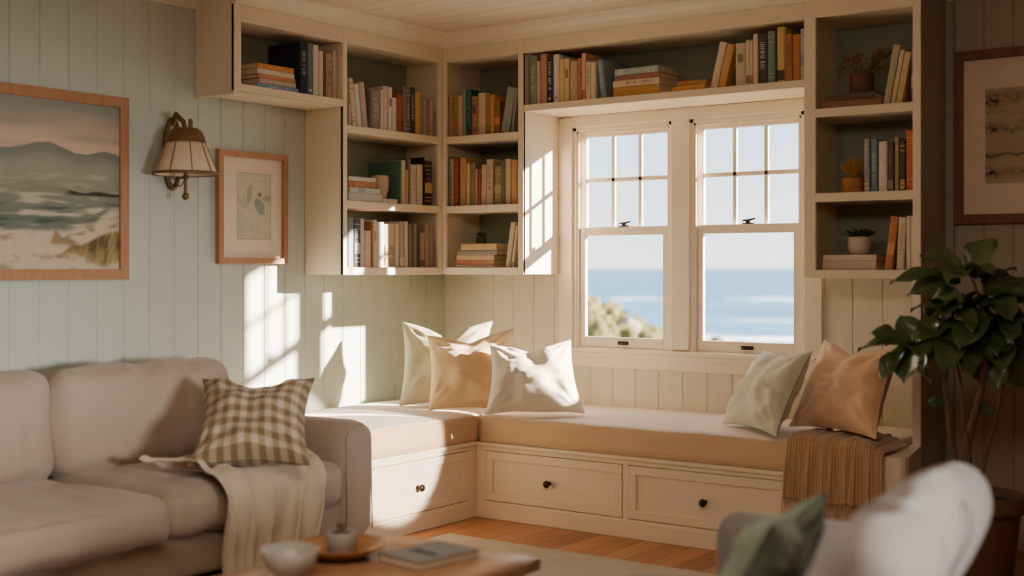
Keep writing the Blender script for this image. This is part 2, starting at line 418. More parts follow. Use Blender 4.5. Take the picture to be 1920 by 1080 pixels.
# window surround
struct('trim_7', MB().box(XA, .945, -.022, 0, .86, 2.16), M['trim'], bevel=.003)
struct('trim_8', MB().box(1.585, 1.69, -.022, .0, .86, 2.10), M['trim'], bevel=.003)
struct('trim_9', MB().box(2.345, 2.44, -.022, 0, .74, 2.16), M['trim'], bevel=.003)
struct('trim_10', MB().box(.945, 2.345, -.022, 0, 2.10, 2.163), M['trim'], bevel=.003)
struct('trim_11', MB().box(.93, 2.42, -.055, .08, .828, .852), M['trim'], bevel=.006, seg=3)     # stool
struct('trim_12', MB().box(.945, 2.345, -.024, 0, .744, .828).box(.945, 2.345, -.03, 0, .80, .828), M['trim'], bevel=.003)   # apron
struct('trim_13', MB().box(1.585, 1.69, 0, .075, .85, 2.10), M['trim'])

def window(name, x0, x1):
    root = empty(name, ((x0+x1)/2, .05, WZ0), kind='structure')
    mb = MB()
    for a, b in ((x0-.004, x0+.022), (x1-.022, x1+.004)):
        mb.box(a, b, -.006, .078, WZ0, WZ1)
    mb.box(x0, x1, -.006, .078, WZ1-.022, WZ1+.004); mb.box(x0, x1, .0, .085, WZ0-.004, WZ0+.006)
    for a, b in ((x0+.02, x0+.034), (x1-.034, x1-.02)): mb.box(a, b, .0, .010, WZ0, WZ1)         # stops
    mb.box(x0+.02, x1-.02, 0, .010, WZ1-.036, WZ1-.02)
    obj('frame', mb, M['trim'], root, bevel=.002)
    a, b = x0+.022, x1-.022
    # upper sash, six lights
    y0, y1 = .044, .070; s = .036
    mb = MB(); mb.box(a, a+s, y0, y1, 1.485, WZ1-.022).box(b-s, b, y0, y1, 1.485, WZ1-.022).box(a+s, b-s, y0, y1, WZ1-.022-s*.9, WZ1-.022).box(a+s, b-s, y0, y1, 1.488, 1.53)
    up = obj('upper_sash', mb, M['trim'], root, bevel=.003)
    gx0, gx1, gz0, gz1 = a+s, b-s, 1.53, WZ1-.022-s*.9
    mb = MB()
    for k in (1, 2):
        c = gx0+(gx1-gx0)*k/3; mb.box(c-.011, c+.011, y0+.004, y1-.004, gz0, gz1)
    zc = (gz0+gz1)/2+.012; mb.box(gx0, gx1, y0+.004, y1-.004, zc-.011, zc+.011)
    obj('muntin', mb, M['trim'], up, bevel=.002)
    obj('pane', _pane(gx0, gx1, gz0, gz1, .057), M['glass'], up)
    # lower sash
    y0, y1 = .012, .040; s = .048
    mb = MB(); mb.box(a, a+s, y0, y1, WZ0+.006, 1.532).box(b-s, b, y0, y1, WZ0+.006, 1.532).box(a+s, b-s, y0, y1, 1.485, 1.532).box(a+s, b-s, y0, y1, WZ0+.006, .914)
    lo = obj('lower_sash', mb, M['trim'], root, bevel=.003)
    obj('pane', _pane(a+s, b-s, .914, 1.485, .026), M['glass'], lo)
    c = (a+b)/2
    mb = MB(); mb.box(c-.030, c+.030, .014, .038, 1.532, 1.538).box(c-.012, c+.012, .016, .036, 1.538, 1.552).tube([(c-.034, .026, 1.551), (c, .026, 1.553), (c+.040, .022, 1.560)], [.004, .006, .004])
    obj('sash_lock', mb, M['bronze'], lo, bevel=.001)
    mb = MB(); mb.box(c-.034, c+.034, .007, .013, .874, .893)
    mb.tube([(c-.030, .007, .883), (c-.022, -.003, .879), (c+.022, -.003, .879), (c+.030, .007, .883)], .0045)
    for k in (-.022, 0, .022): mb.box(c+k-.004, c+k+.004, .002, .009, .879, .892)
    obj('sash_lift', mb, M['bronze'], lo, bevel=.001)
    return root
def _pane(x0, x1, z0, z1, y):
    mb = MB(); mb.add([(x0, y, z0), (x1, y, z0), (x1, y, z1), (x0, y, z1)], [(0, 1, 2, 3)]); return mb
window('window_1', .945, 1.585); window('window_2', 1.69, 2.345)

# ------------------------------------------------------------------ bookcases
def case_back(x0, x1, z0, bottom_shelf, shelves, label, stl, name='bookcase', y=-E, top=2.5665):
    """unit against the window wall; shelves = heights of the shelf tops"""
    r = empty(name, ((x0+x1)/2, y/2, z0), 0, label, 'bookcase')
    obj('back_panel', MB().box(x0+.004, x1-.004, -.016, -.008, z0+.01, top-.08), M['sage'], r)
    return r
ST = .037
root = empty('bookcase', (D/2, (YA+YB)/2, 2.13), 0, 'high open cubby box under the ceiling above the framed sketch', 'bookcase')
obj('back_panel', MB().box(.008, .014, YB+.02, YA, 2.15, 2.50), M['sage'], root)
obj('side_panel', MB().box(0.002, D, YB, YB+.022, 2.135, CEIL-.002), M['case'], root, bevel=.002)
obj('side_panel', MB().box(0.002, D, YA-.004, YA-.001, 2.168, 2.567), M['case'], root)
obj('shelf', MB().box(0.002, D-.001, YB+.022, YA-.001, 2.150, 2.187), M['case'], root, bevel=.002)
obj('top_panel', MB().box(0.002, D-.02, YB+.022, YA-.012, 2.489, 2.51), M['case'], root)
obj('face_frame', MB().box(D-.018, D+.002, YB, YB+.045, 2.150, 2.567).box(D-.018, D+.002, YB+.045, YA-.001, 2.487, 2.567).box(D-.018, D+.002, YB+.045, YA-.001, 2.150, 2.187), M['case'], root, bevel=.002)

root = empty('bookcase', (D/2, (YA-E)/2, 1.266), 0, 'three-shelf cream bookcase on the side wall between cubby and corner', 'bookcase')
obj('back_panel', MB().box(.008, .014, YA+.02, -E, 1.28, 2.50), M['sage'], root)
obj('side_panel', MB().box(0.002, D, YA, YA+.022, 1.266, 2.567), M['case'], root, bevel=.002)
obj('side_panel', MB().box(0.002, D-.005, -E-.002, -E+.012, 1.268, 2.49), M['case'], root)
for i, z in enumerate((1.305, 1.658, 2.057)):
    obj('shelf', MB().box(0.004, D-.002, YA+.022, -E-.003, z-.039, z), M['case'], root, bevel=.003)
obj('top_panel', MB().box(0.002, D-.02, YA+.022, -E-.003, 2.489, 2.51), M['case'], root)
mb = MB().box(D-.018, D+.002, YA, YA+.03, 1.266, 2.567).box(D-.018, D+.002, -E-.03, -E-.001, 1.266, 2.567).box(D-.018, D+.002, YA+.03, -E-.03, 2.487, 2.567)
for z in (1.305, 1.658, 2.057): mb.box(D-.018, D+.002, YA+.03, -E-.03, z-.041, z)
obj('face_frame', mb, M['case'], root, bevel=.002)

root = empty('bookcase', ((D+XA)/2, -E/2, 1.266), 0, 'three-shelf cream bookcase on the window wall between corner and window', 'bookcase')
obj('back_panel', MB().box(D, XA-.02, -.016, -.008, 1.28, 2.50), M['sage'], root)
obj('side_panel', MB().box(D-.012, D+.002, -E+.014, -.002, 1.268, 2.49), M['case'], root)
obj('side_panel', MB().box(XA-.022, XA, -E, -.002, 1.266, 2.567), M['case'], root, bevel=.002)
for z in (1.305, 1.658, 2.057):
    obj('shelf', MB().box(D+.003, XA-.022, -E+.002, -.004, z-.039, z), M['case'], root, bevel=.003)
obj('top_panel', MB().box(D+.003, XA-.022, -E+.02, -.002, 2.489, 2.51), M['case'], root)
mb = MB().box(D+.003, D+.03, -E-.002, -E+.018, 1.266, 2.567).box(XA-.036, XA, -E-.002, -E+.018, 1.266, 2.567).box(D+.03, XA-.036, -E-.002, -E+.018, 2.487, 2.567)
for z in (1.305, 1.658, 2.057): mb.box(D+.03, XA-.036, -E-.002, -E+.018, z-.041, z)
obj('face_frame', mb, M['case'], root, bevel=.002)

root = empty('long_shelf', ((XA+XB)/2, -E/2, 2.164), 0, 'long cream shelf box bridging the top of both windows', 'shelf')
obj('back_panel', MB().box(XA, XB, -.016, -.008, 2.19, 2.50), M['sage'], root)
obj('shelf', MB().box(XA+.001, XB-.001, -E, -.002, 2.164, 2.201), M['case'], root, bevel=.003)
obj('top_panel', MB().box(XA+.001, XB-.001, -E+.02, -.002, 2.489, 2.51), M['case'], root)
obj('fascia', MB().box(XA+.001, XB-.001, -E-.002, -E+.018, 2.487, 2.567), M['case'], root, bevel=.002)

root = empty('bookcase', ((XB+XC)/2, -E/2, 1.254), 0, 'tall cream tower bookcase between the window and the houseplant', 'bookcase')
obj('back_panel', MB().box(XB, XC-.03, -.016, -.008, 1.27, 2.50), M['sage'], root)
obj('side_panel', MB().box(XB, XB+.022, -E, -.002, 1.254, 2.567), M['case'], root, bevel=.002)
obj('side_panel', MB().box(XC-.036, XC-.031, -E+.002, -.002, 1.256, 2.567), M['case'], root)
for z in (1.293, 1.655, 2.055):
    obj('shelf', MB().box(XB+.022, XC-.036, -E+.002, -.004, z-.039, z), M['case'], root, bevel=.003)
obj('top_panel', MB().box(XB+.022, XC-.036, -E+.02, -.002, 2.489, 2.51), M['case'], root)
mb = MB().box(XB, XB+.058, -E-.003, -E+.018, 1.254, 2.567).box(XC-.034, XC+.002, -E-.003, -E+.003, 1.254, 2.567).box(XB+.058, XC-.034, -E-.003, -E+.018, 2.487, 2.567)
for z in (1.293, 1.655, 2.055): mb.box(XB+.058, XC-.034, -E-.003, -E+.018, z-.041, z)
obj('face_frame', mb, M['case'], root, bevel=.002)

# ------------------------------------------------------------------ window seat
BX, BY, BZ = .8544, -.8027, .394
def knob(c, d, parent):
    mb = MB(Matrix.Translation(c) @ d)
    mb.lathe([(.0, -.002), (.011, -.002), (.010, .004), (.006, .008), (.006, .016), (.014, .020), (.0185, .028), (.017, .036), (.010, .040), (0, .041)], n=20)
    obj('knob', mb, M['bronze'], parent)
def drawer(root, a0, a1, z0, z1, put, kn):
    """shaker front: put(a, out, z)"""
    mb = MB(); w = .042
    def bx(p0, p1, q0, q1, o0, o1):
        vs = [put(p, o, q) for o in (o0, o1) for p, q in ((p0, q0), (p1, q0), (p1, q1), (p0, q1))]
        mb.add(vs, [(0, 3, 2, 1), (4, 5, 6, 7), (0, 1, 5, 4), (1, 2, 6, 5), (2, 3, 7, 6), (3, 0, 4, 7)])
    bx(a0, a1, z0, z0+w, -.016, .004); bx(a0, a1, z1-w, z1, -.016, .004); bx(a0, a0+w, z0+w, z1-w, -.016, .004); bx(a1-w, a1, z0+w, z1-w, -.016, .004)
    bx(a0+w-.002, a1-w+.002, z0+w-.002, z1-w+.002, -.016, -.006)
    d = obj('drawer', mb, M['case'], root, bevel=.0025)
    for k in kn: knob(Vector(put(k, -.006, .215)), ROT, d)
    return d
# window run
root = empty('window_bench', (2.0, BY/2, 0), 0, 'cream built-in window bench with knobbed drawers under the windows', 'bench')
mb = MB().box(BX+.002, 3.0, BY+.03, -.002, .0, BZ-.025)
xs = [.922, 1.748, 1.778, 2.604, 2.634, 2.96]
mb.box(BX+.002, 3.0, BY, BY+.03, 0, .09)
mb.box(BX+.002, 3.0, BY, BY+.03, .352, BZ-.02)
for a, b in ((BX+.002, .922), (1.748, 1.778), (2.604, 2.634), (2.96, 3.0)): mb.box(a, b, BY, BY+.03, .09, .352)
obj('carcass', mb, M['case'], root, bevel=.002)
obj('plinth', MB().box(BX+.002, 3.0, BY-.012, BY, 0, .078), M['case'], root, bevel=.003)
obj('seat_board', MB().box(BX+.002, 3.0, BY-.012, -.002, BZ-.02, BZ), M['case'], root, bevel=.004)
ROT = Matrix.Rotation(PI/2, 4, 'X')
for k in range(3):
    a, b = xs[2*k]+.003, xs[2*k+1]-.003
    drawer(root, a, b, .094, .349, lambda p, o, z: (p, BY-o, z), [(1.318,), (2.19,), ()][k])
poly = [(3.002, BY-.004), (3.085, BY-.004), (3.107, BY+.004), (3.120, BY+.02), (3.126, BY+.05), (3.118, BY+.1), (3.056, -E-.004), (3.002, -E-.004)]
obj('end_post', MB().prism(poly, 0, .5), M['case'], root, bevel=.006, seg=3)
# side run
root = empty('side_bench', (BX/2, -.9, 0), 0, 'cream built-in side bench with one knobbed drawer beside the sofa', 'bench')
YE = -1.80
mb = MB().box(.002, BX-.03, YE, -.002, 0, BZ-.025)
mb.box(BX-.03, BX, YE, -.002, 0, .09); mb.box(BX-.03, BX, YE, -.002, .352, BZ-.02)
for a, b in ((YE, YE+.03), (-.868, -.002)): mb.box(BX-.03, BX, a, b, .09, .352)
obj('carcass', mb, M['case'], root, bevel=.002)
obj('plinth', MB().box(BX, BX+.012, YE, BY-.014, 0, .078), M['case'], root, bevel=.003)
obj('seat_board', MB().box(.002, BX+.012, YE, BY-.013, BZ-.02, BZ).box(.002, BX, BY-.014, -.002, BZ-.02, BZ), M['case'], root, bevel=.003)
ROT = Matrix.Rotation(PI/2, 4, 'Y')
drawer(root, YE+.033, -.871, .094, .349, lambda p, o, z: (BX+o, p, z), (-1.271,))

def seat_cushion(name, x0, x1, y0, y1, label, seed, sideax):
    mb = MB(); sx, sy, sz = x1-x0, y1-y0, .135
    soft_box(mb, ((x0+x1)/2, (y0+y1)/2, BZ+.004+sz/2), (sx, sy, sz), .017, (int(sx*26), int(sy*26), 8), (0, 0, .014), .006, 3.2, seed=seed)
    # side faces take a darker sand colour
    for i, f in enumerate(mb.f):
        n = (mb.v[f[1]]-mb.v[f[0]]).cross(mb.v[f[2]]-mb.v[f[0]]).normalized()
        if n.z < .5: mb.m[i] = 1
    lo = min(v.z for v in mb.v)
    for v in mb.v:
        v.z += BZ+.002-lo if v.z < BZ+.012 else 0
        if v.z < BZ+.03: v.z = BZ+.0012
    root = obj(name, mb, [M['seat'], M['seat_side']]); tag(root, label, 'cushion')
    # piping along the top rim
    pts = []; r = .02; zt = BZ+.133
    for k in range(121):
        t = k/120
        per = 2*(sx+sy); s_ = t*per
        if s_ < sx: p = (x0+s_, y0)
        elif s_ < sx+sy: p = (x1, y0+s_-sx)
        elif s_ < 2*sx+sy: p = (x1-(s_-sx-sy), y1)
        else: p = (x0, y1-(s_-2*sx-sy))
        q = Vector((max(x0+.012, min(x1-.012, p[0])), max(y0+.009, min(y1-.009, p[1])), zt+noise.noise(Vector((p[0]*4, p[1]*4, seed)))*.004)); pts.append(q)
    obj('piping', MB().tube(pts, .0035, 6, cap=False), M['seat'], root)
    return root
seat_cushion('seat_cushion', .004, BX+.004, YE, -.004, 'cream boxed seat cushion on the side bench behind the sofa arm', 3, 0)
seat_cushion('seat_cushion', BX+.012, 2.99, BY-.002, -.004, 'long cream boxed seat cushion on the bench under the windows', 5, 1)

# ------------------------------------------------------------------ pillows
def cz(px, py, z=.545): return on_z(px, py, z)
pillow('throw_pillow', (on_z(748, 762, .552), on_z(905, 762, .552), at(925, 600, 7.16), at(753, 602, 7.14)), .17, M['p_sage'], 'large pale sage linen pillow farthest back in the corner of the seat', seed=2, dip=.075)
pillow('throw_pillow', (on_z(802, 770, .552), on_z(950, 772, .552), at(965, 614, 6.98), at(800, 628, 6.93)), .17, M['p_tan'], 'golden tan linen pillow between the sage and the white one', seed=3, dip=.055)
pillow('throw_pillow', (on_z(908, 778, .552), on_z(1098, 776, .552), at(1071, 636, 6.84), at(918, 646, 6.80)), .17, M['p_white'], 'off-white linen pillow in front of the tan one near the window', seed=4, dip=.05)
pillow('throw_pillow', (on_z(1352, 794, .552), on_z(1455, 820, .552), at(1524, 657, 5.90), at(1432, 656, 6.34)), .17, M['p_green'], 'pale grey-green linen pillow leaning against the peach one', seed=5, dip=.012)
pillow('throw_pillow', (on_z(1478, 800, .558), on_z(1643, 824, .570), at(1688, 650, 5.72), at(1545, 636, 6.2)), .18, M['p_peach'], 'peach linen pillow at the plant end of the bench', seed=6, dip=.075)

# ------------------------------------------------------------------ woven throw on the bench end
def bench_throw():
    x0, x1 = 2.61, 3.045
    root = empty('bench_throw', (2.8, BY, .3), 0, 'brown ribbed woven throw with fringe hanging over the bench end', 'throw')
    def path(s, u):
        top = .553+.004*math.sin(u*21); zf = .553
        if u > .82: top -= (u-.82)/.18*.046
        L1 = .29
        if s < L1: return Vector((0, BY+.285-s, top+.006*noise.noise(Vector((u*5, s*9, 2)))))
        a = (s-L1)/.05
        if a < 1: return Vector((0, BY-.005-.022*math.sin(a*PI/2), top-.022*(1-math.cos(a*PI/2))))
        return Vector((0, BY-.027-.004*math.sin(u*38)*(s-.34)/.3, top-.022-(s-L1-.05)))
    def fn(u, v):
        s = v*.59
        p = path(s, u); flare = max(0, s-.34)
        x = x0+(x1-x0)*u+(1-u)*(-.02)*(flare/.3)
        fold = .012*math.sin(u*26+v*2)+.006*math.sin(u*55+1)
        p.x = x
        if s > .31: p.y -= abs(fold)*min(1, (s-.31)*6)+.003
        else: p.z += abs(fold)*.7
        return p
    mb = MB(); mb.grid(fn, 70, 60); obj('blanket', mb, M['knit'], root, solid=.005)
    fr = MB()
    for k in range(56):
        u = (k+.5)/56; p = fn(u, 1)
        q = p+Vector((random.uniform(-.01, .01), random.uniform(-.008, .001), -.035)); r = q+Vector((random.uniform(-.006, .006), 0, -random.uniform(.03, .05)))
        fr.tube([p, q, r], [.0028, .0025, .0015], 5)
    obj('fringe', fr, M['knit'], root)
bench_throw()

# ------------------------------------------------------------------ sofa
SX0, SXF = .07, 1.10
root = empty('sofa', (.58, -3.05, 0), 0, 'taupe linen two-seat sofa along the boarded side wall', 'sofa')
mb = MB(); soft_box(mb, ((SX0+1.04)/2, -3.05, .19), (1.04-SX0, 2.22, .18), .03, (16, 28, 6), nz=.002); obj('seat_base', mb, M['sofa'], root)
mb = MB(); soft_box(mb, (SX0+.09, -3.05, .36), (.18, 2.22, .5), .05, (8, 28, 10), nz=.004); obj('back_frame', mb, M['sofa'], root)
for yc, sd in ((-1.94, 1), (-4.17, 2)):
    mb = MB(); soft_box(mb, ((SX0+SXF)/2, yc, .36), (SXF-SX0, .195, .53), .085, (22, 12, 16), (.012, .01, 0), .004, 5, seed=sd)
    a = obj('arm', mb, M['sofa'], root)
    pts = []
    for k in range(41):
        t = PI*(k/40); pts.append((SXF-.028, yc-.078*math.cos(t), .545+.062*math.sin(t)))
    pts = [(SXF-.02, yc-.080, .14)]+pts+[(SXF-.02, yc+.080, .14)]
    obj('piping', MB().tube(pts, .0035, 6), M['sofa'], a)
for y0, y1, xf, sd in ((-3.012, -2.04, 1.105, 1), (-4.07, -3.019, 1.145, 2)):
    mb = MB(); soft_box(mb, ((.26+xf)/2, (y0+y1)/2, .365), (xf-.26, y1-y0, .185), .062, (24, 26, 8), (.02, .004, .022), .012, 5, seed=sd, crease=.014)
    c = obj('seat_cushion', mb, M['sofa'], root, subd=1)
    pts = [(xf-.02+.018*(1-((2*t/40-1)**2)), y0+.03+(y1-y0-.06)*t/40, .435+.004*math.sin(t)) for t in range(41)]
    obj('piping', MB().tube(pts, .003, 6), M['sofa'], c)
for y0, y1, sd, dx in ((-3.015, -2.03, 3, 0), (-4.06, -3.02, 4, .03)):
    R = Matrix.Rotation(math.radians(-13), 3, 'Y')
    mb = MB(); soft_box(mb, (.31+dx, (y0+y1)/2, .655), (.21, y1-y0, .45), .075, (10, 28, 20), (.05, .004, .012), .016, 4.5, R=R, seed=sd, crease=.022)
    obj('back_cushion', mb, M['sofa'], root, subd=1)
for x in (.14, .98):
    for y in (-2.0, -4.12): obj('leg', MB().tube([(x, y, 0), (x, y, .11)], [.018, .025], 12), M['legs'], root)

def P(px, py, d): return at(px, py, d)
pillow('gingham_pillow', (on_z(350, 876, .52), on_z(582, 874, .52), at(592, 706, 5.52), at(379, 708, 5.62)), .20, M['gingham'], 'beige and brown gingham check pillow on the sofa', seed=8, dip=.085, pinch=.07)

def sofa_throw():
    # laid across the seat, rolled over the front edge, hanging in folds
    A, B = on_z(258, 884, .485), on_z(516, 868, .485)          # rear edge on the seat
    y0, y1 = on_x(392, 915, 1.09).y, on_x(596, 890, 1.09).y    # where it crosses the front edge
    b0, b1 = on_x(418, 1040, 1.16).y, on_x(560, 1000, 1.16).y  # the hanging hem
    A.x = max(A.x, .46)
    def fn(u, v):
        ph = u*27+1.1*math.sin(u*5)
        fold = math.sin(ph+v*1.5)*.6+math.sin(u*31+1.3+v*2)*.25+noise.noise(Vector((u*5, v*4, 3)))*.5
        yf = y0*(1-u)+y1*u
        if v < .5:
            t = v/.5
            p = (A*(1-u)+B*u)*(1-t)+Vector((1.03, yf, .475))*t
            p.y += .05*math.sin(t*PI)*(1-u)-.03*math.sin(t*PI*.9+1)*u*(1-t)
            roll = math.exp(-((u-.03)/.05)**2)+.8*math.exp(-(t/.06)**2)
            p.z = .490+  .022*roll+.045*(fold*.5+.5)*(.35+.65*t)+.012*abs(noise.noise(Vector((u*7, t*6, 9))))
        else:
            t = (v-.5)/.5
            y = yf*(1-t**.7)+(b0*(1-u)+b1*u)*t**.7
            arc = min(1, t/.2)
            x = 1.03+.105*math.sin(arc*PI/2)+.012+.095*max(0, fold*.5+.5)*min(1, .3+t*1.4)
            z = .496+.016*(fold*.5+.5)*(1-arc)-.028*(1-math.cos(arc*PI/2))-max(0, t-.06)*(.40-.07*u+.03*math.sin(u*9))
            p = Vector((x, y+.028*math.cos(ph+1)*min(1, t*2), z))
        return p
    mb = MB(); mb.grid(fn, 80, 70); o = obj('sofa_throw', mb, M['throw'], solid=.009, subd=1)
    tag(o, 'oatmeal wool throw draped over the front edge of the sofa', 'throw')
sofa_throw()

# ------------------------------------------------------------------ coffee table and what stands on it
TX0, TX1, TY0, TY1, TZ = 2.10, 2.725, -4.25, -2.92, .42
root = empty('coffee_table', ((TX0+TX1)/2, (TY0+TY1)/2, 0), 0, 'low rectangular brown wooden coffee table on the cream rug', 'table')
mb = MB(); soft_box(mb, ((TX0+TX1)/2, (TY0+TY1)/2, TZ-.0225), (TX1-TX0, TY1-TY0, .045), .010, (8, 12, 4), nz=.002); obj('table_top', mb, M['table'], root)
obj('apron', MB().box(TX0+.06, TX1-.06, TY0+.06, TY1-.06, TZ-.10, TZ-.045), M['table'], root, bevel=.003)
for x in (TX0+.065, TX1-.065):
    for y in (TY0+.07, TY1-.07):
        obj('leg', MB().prism([(x-.03, y-.03), (x+.03, y-.03), (x+.03, y+.03), (x-.03, y+.03)], 0.0185, TZ-.05), M['table'], root, bevel=.005)
c = on_z(640, 1042, TZ+.003); c.z = TZ+.0005
mb = MB().lathe([(0, .0), (.07, 0), (.095, .012), (.135, .034), (.142, .040), (.138, .042), (.09, .020), (.06, .010), (0, .009)], c, 40)
tag(obj('wooden_dish', mb, M['dish']), 'shallow turned wooden dish under the glass jar', 'dish')
j = c+Vector((-.004, .004, .012))
root = empty('candle_jar', j, 0, 'small squat glass jar with dark filling and knob in the wooden dish', 'jar')
M['wax'] = plain('dark olive wax', rgb(92, 84, 62), .6)
obj('jar_body', MB().lathe([(0, 0), (.038, 0), (.046, .006), (.047, .058), (.044, .064), (.042, .06), (.042, .03), (0, .03)], j, 28), M['bowl'], root)
obj('filling', MB().lathe([(0, .004), (.040, .004), (.0405, .052), (0, .053)], j, 24), M['wax'], root)
obj('lid_knob', MB().lathe([(0, .053), (.024, .054), (.026, .062), (.012, .068), (.010, .074), (.016, .082), (.010, .090), (0, .092)], j, 20), M['darkpot'], root)
c = on_z(543, 1082, TZ); c.z = TZ+.0005
mb = MB().lathe([(0, 0), (.034, 0), (.036, .006), (.06, .022), (.078, .05), (.084, .082), (.081, .083), (.074, .05), (.056, .026), (.03, .012), (0, .011)], c, 36)
tag(obj('glass_bowl', mb, M['bowl']), 'milky glass bowl nearest the sofa on the coffee table', 'bowl')

def m_cover(name, c, rough=.55):
    t = NT(name); v = t.coord(); f = t.noise(v, 18, 4); g = t.noise(v, 90, 2)
    d = tuple(x*.72 for x in c[:3])+(1,)
    t.set(col=t.mix(t.math('MULTIPLY_ADD', f, .7, t.math('MULTIPLY', g, .3)), d, c), rough=rough, spec=.3); t.bump(g, .12, .002); return t.m
COV = {}
def cover(c):
    k = tuple(int(max(0, min(1, x))*40) for x in c[:3])
    if k not in COV: COV[k] = m_cover('book cloth %d %d %d' % k, c)
    return COV[k]
# magazine-like book on the table
q = [on_z(x, y, TZ+.02) for x, y in ((712, 1042), (822, 1068), (890, 1030), (795, 1008))]
ctr = sum(q, Vector())/4; ex = (q[1]-q[0]).normalized(); ang = math.atan2(ex.y, ex.x)
xf = Matrix.Translation((ctr.x, ctr.y, TZ+.0005)) @ Matrix.Rotation(ang, 4, 'Z')
W, L = .185, .25
mb = MB(xf).box(-W/2, W/2, -L/2, L/2, 0, .003).box(-W/2, W/2, -L/2, L/2, .021, .024).box(-W/2, -W/2+.004, -L/2, L/2, 0, .024)
root = tag(obj('table_book', mb, cover((*[lin(x) for x in (136, 138, 138)], 1)), bevel=.0012), 'grey hardback with a dark cover photo lying on the coffee table', 'book')
obj('page_block', MB(xf).box(-W/2+.003, W/2-.004, -L/2+.004, L/2-.004, .003, .021), M['paper'], root)
mb = MB(xf); cols = []
NU, NV = 40, 40
mb.grid(lambda u, v: Vector((-.055+.11*u, -.04+.10*v, .0245)), NU, NV)
for k in range((NU+1)*(NV+1)):
    u, v = (k % (NU+1))/NU, (k//(NU+1))/NV
    d = noise.noise(Vector((u*4, v*3, 1)))
    b = .10 if v+d*.25 < .45 else .30+.1*d
    cols.append((b, b, b*1.02))
obj('cover_picture', mb, M['art'], root, colors=cols)

# ------------------------------------------------------------------ rug
def rug():
    mb = MB()
    def fn(u, v):
        x = 1.03+2.57*u; y = -4.9+3.65*v
        e = min(u, 1-u)*2.65; e2 = min(v, 1-v)*3.65; h = .014*min(1, e/.02)*min(1, e2/.02)
        n_ = noise.noise(Vector((x*60, y*60, 0)))*.004+noise.noise(Vector((x*140, y*140, 3)))*.003
        j = .006*noise.noise(Vector((x*30, y*30, 7)))
        return Vector((x+j, y+j, .001+max(0, h+n_*min(1, e/.02)*min(1, e2/.02))))
    mb.grid(fn, 200, 240)
    tag(obj('rug', mb, M['rug']), 'cream wool area rug on the honey floorboards', 'rug')
rug()

# ------------------------------------------------------------------ armchair
def armchair():
    ux = Vector((.992, .127, 0)); vy = Vector((.127, -.992, 0))
    P0 = Vector((3.27, -2.75, 0))
    X = Matrix(((ux.x, -vy.x, 0, P0.x), (ux.y, -vy.y, 0, P0.y), (0, 0, 1, 0), (0, 0, 0, 1)))   # local x front to back, local -y towards the camera
    def S(): return MB(X)
    root = empty('armchair', X @ Vector((.45, -.65, 0)), 0, 'pale grey upholstered armchair facing the sofa across the coffee table', 'armchair')
    for y0, y1, sd in ((-.13, .0, 1), (-1.68, -1.55, 2)):
        mb = S(); soft_box(mb, (.28, (y0+y1)/2, .36), (.58, .135, .49), .062, (20, 10, 14), nz=.003, seed=sd); 
        obj('arm', mb, M['chair'], root)
    mb = S(); soft_box(mb, (.33, -.84, .21), (.72, 1.42, .18), .03, (14, 18, 6), nz=.002); obj('seat_base', mb, M['chair'], root)
    mb = S(); soft_box(mb, (.15, -.84, .36), (.80, 1.41, .15), .055, (18, 20, 8), (.01, 0, .02), .006, 4, seed=4); obj('seat_cushion', mb, M['chair'], root, subd=1)
    R = Matrix.Rotation(math.radians(27), 3, 'Y')
    mb = S(); soft_box(mb, (.575, -.75, .545), (.18, .94, .60), .088, (12, 26, 20), (.02, 0, .02), .016, 4.2, R=R, seed=9, crease=.024); bk = obj('backrest', mb, M['chair'], root, subd=1)
    for yy in (-.62, -.94):
        pts = []
        for k in range(49):
            a = 2*PI*k/48; q = rounded(Vector((math.copysign(abs(math.cos(a))**.5, math.cos(a))*.097, 0, math.copysign(abs(math.sin(a))**.5, math.sin(a))*.305)), (.097, 1, .305), .09)
            q = R @ q; pts.append(Vector((.575, yy, .545))+q)
        sb = S(); sb.tube(pts, .005, 6, cap=False); obj('piping', sb, M['chair'], bk)
    for x in (.06, .62):
        for y in (-.08, -1.6): 
            mb = S(); mb.tube([(x, y, 0.0185), (x, y, .13)], [.016, .024], 12); obj('leg', mb, M['legs'], root)
    c = [X @ Vector(p) for p in ((.26, -.50, .462), (.26, -1.02, .462), (.43, -.99, .77), (.43, -.53, .77))]
    pillow('velvet_pillow', c, .15, M['p_dark'], 'moss green pillow leaning on the armchair backrest', seed=10, dip=.02)
armchair()

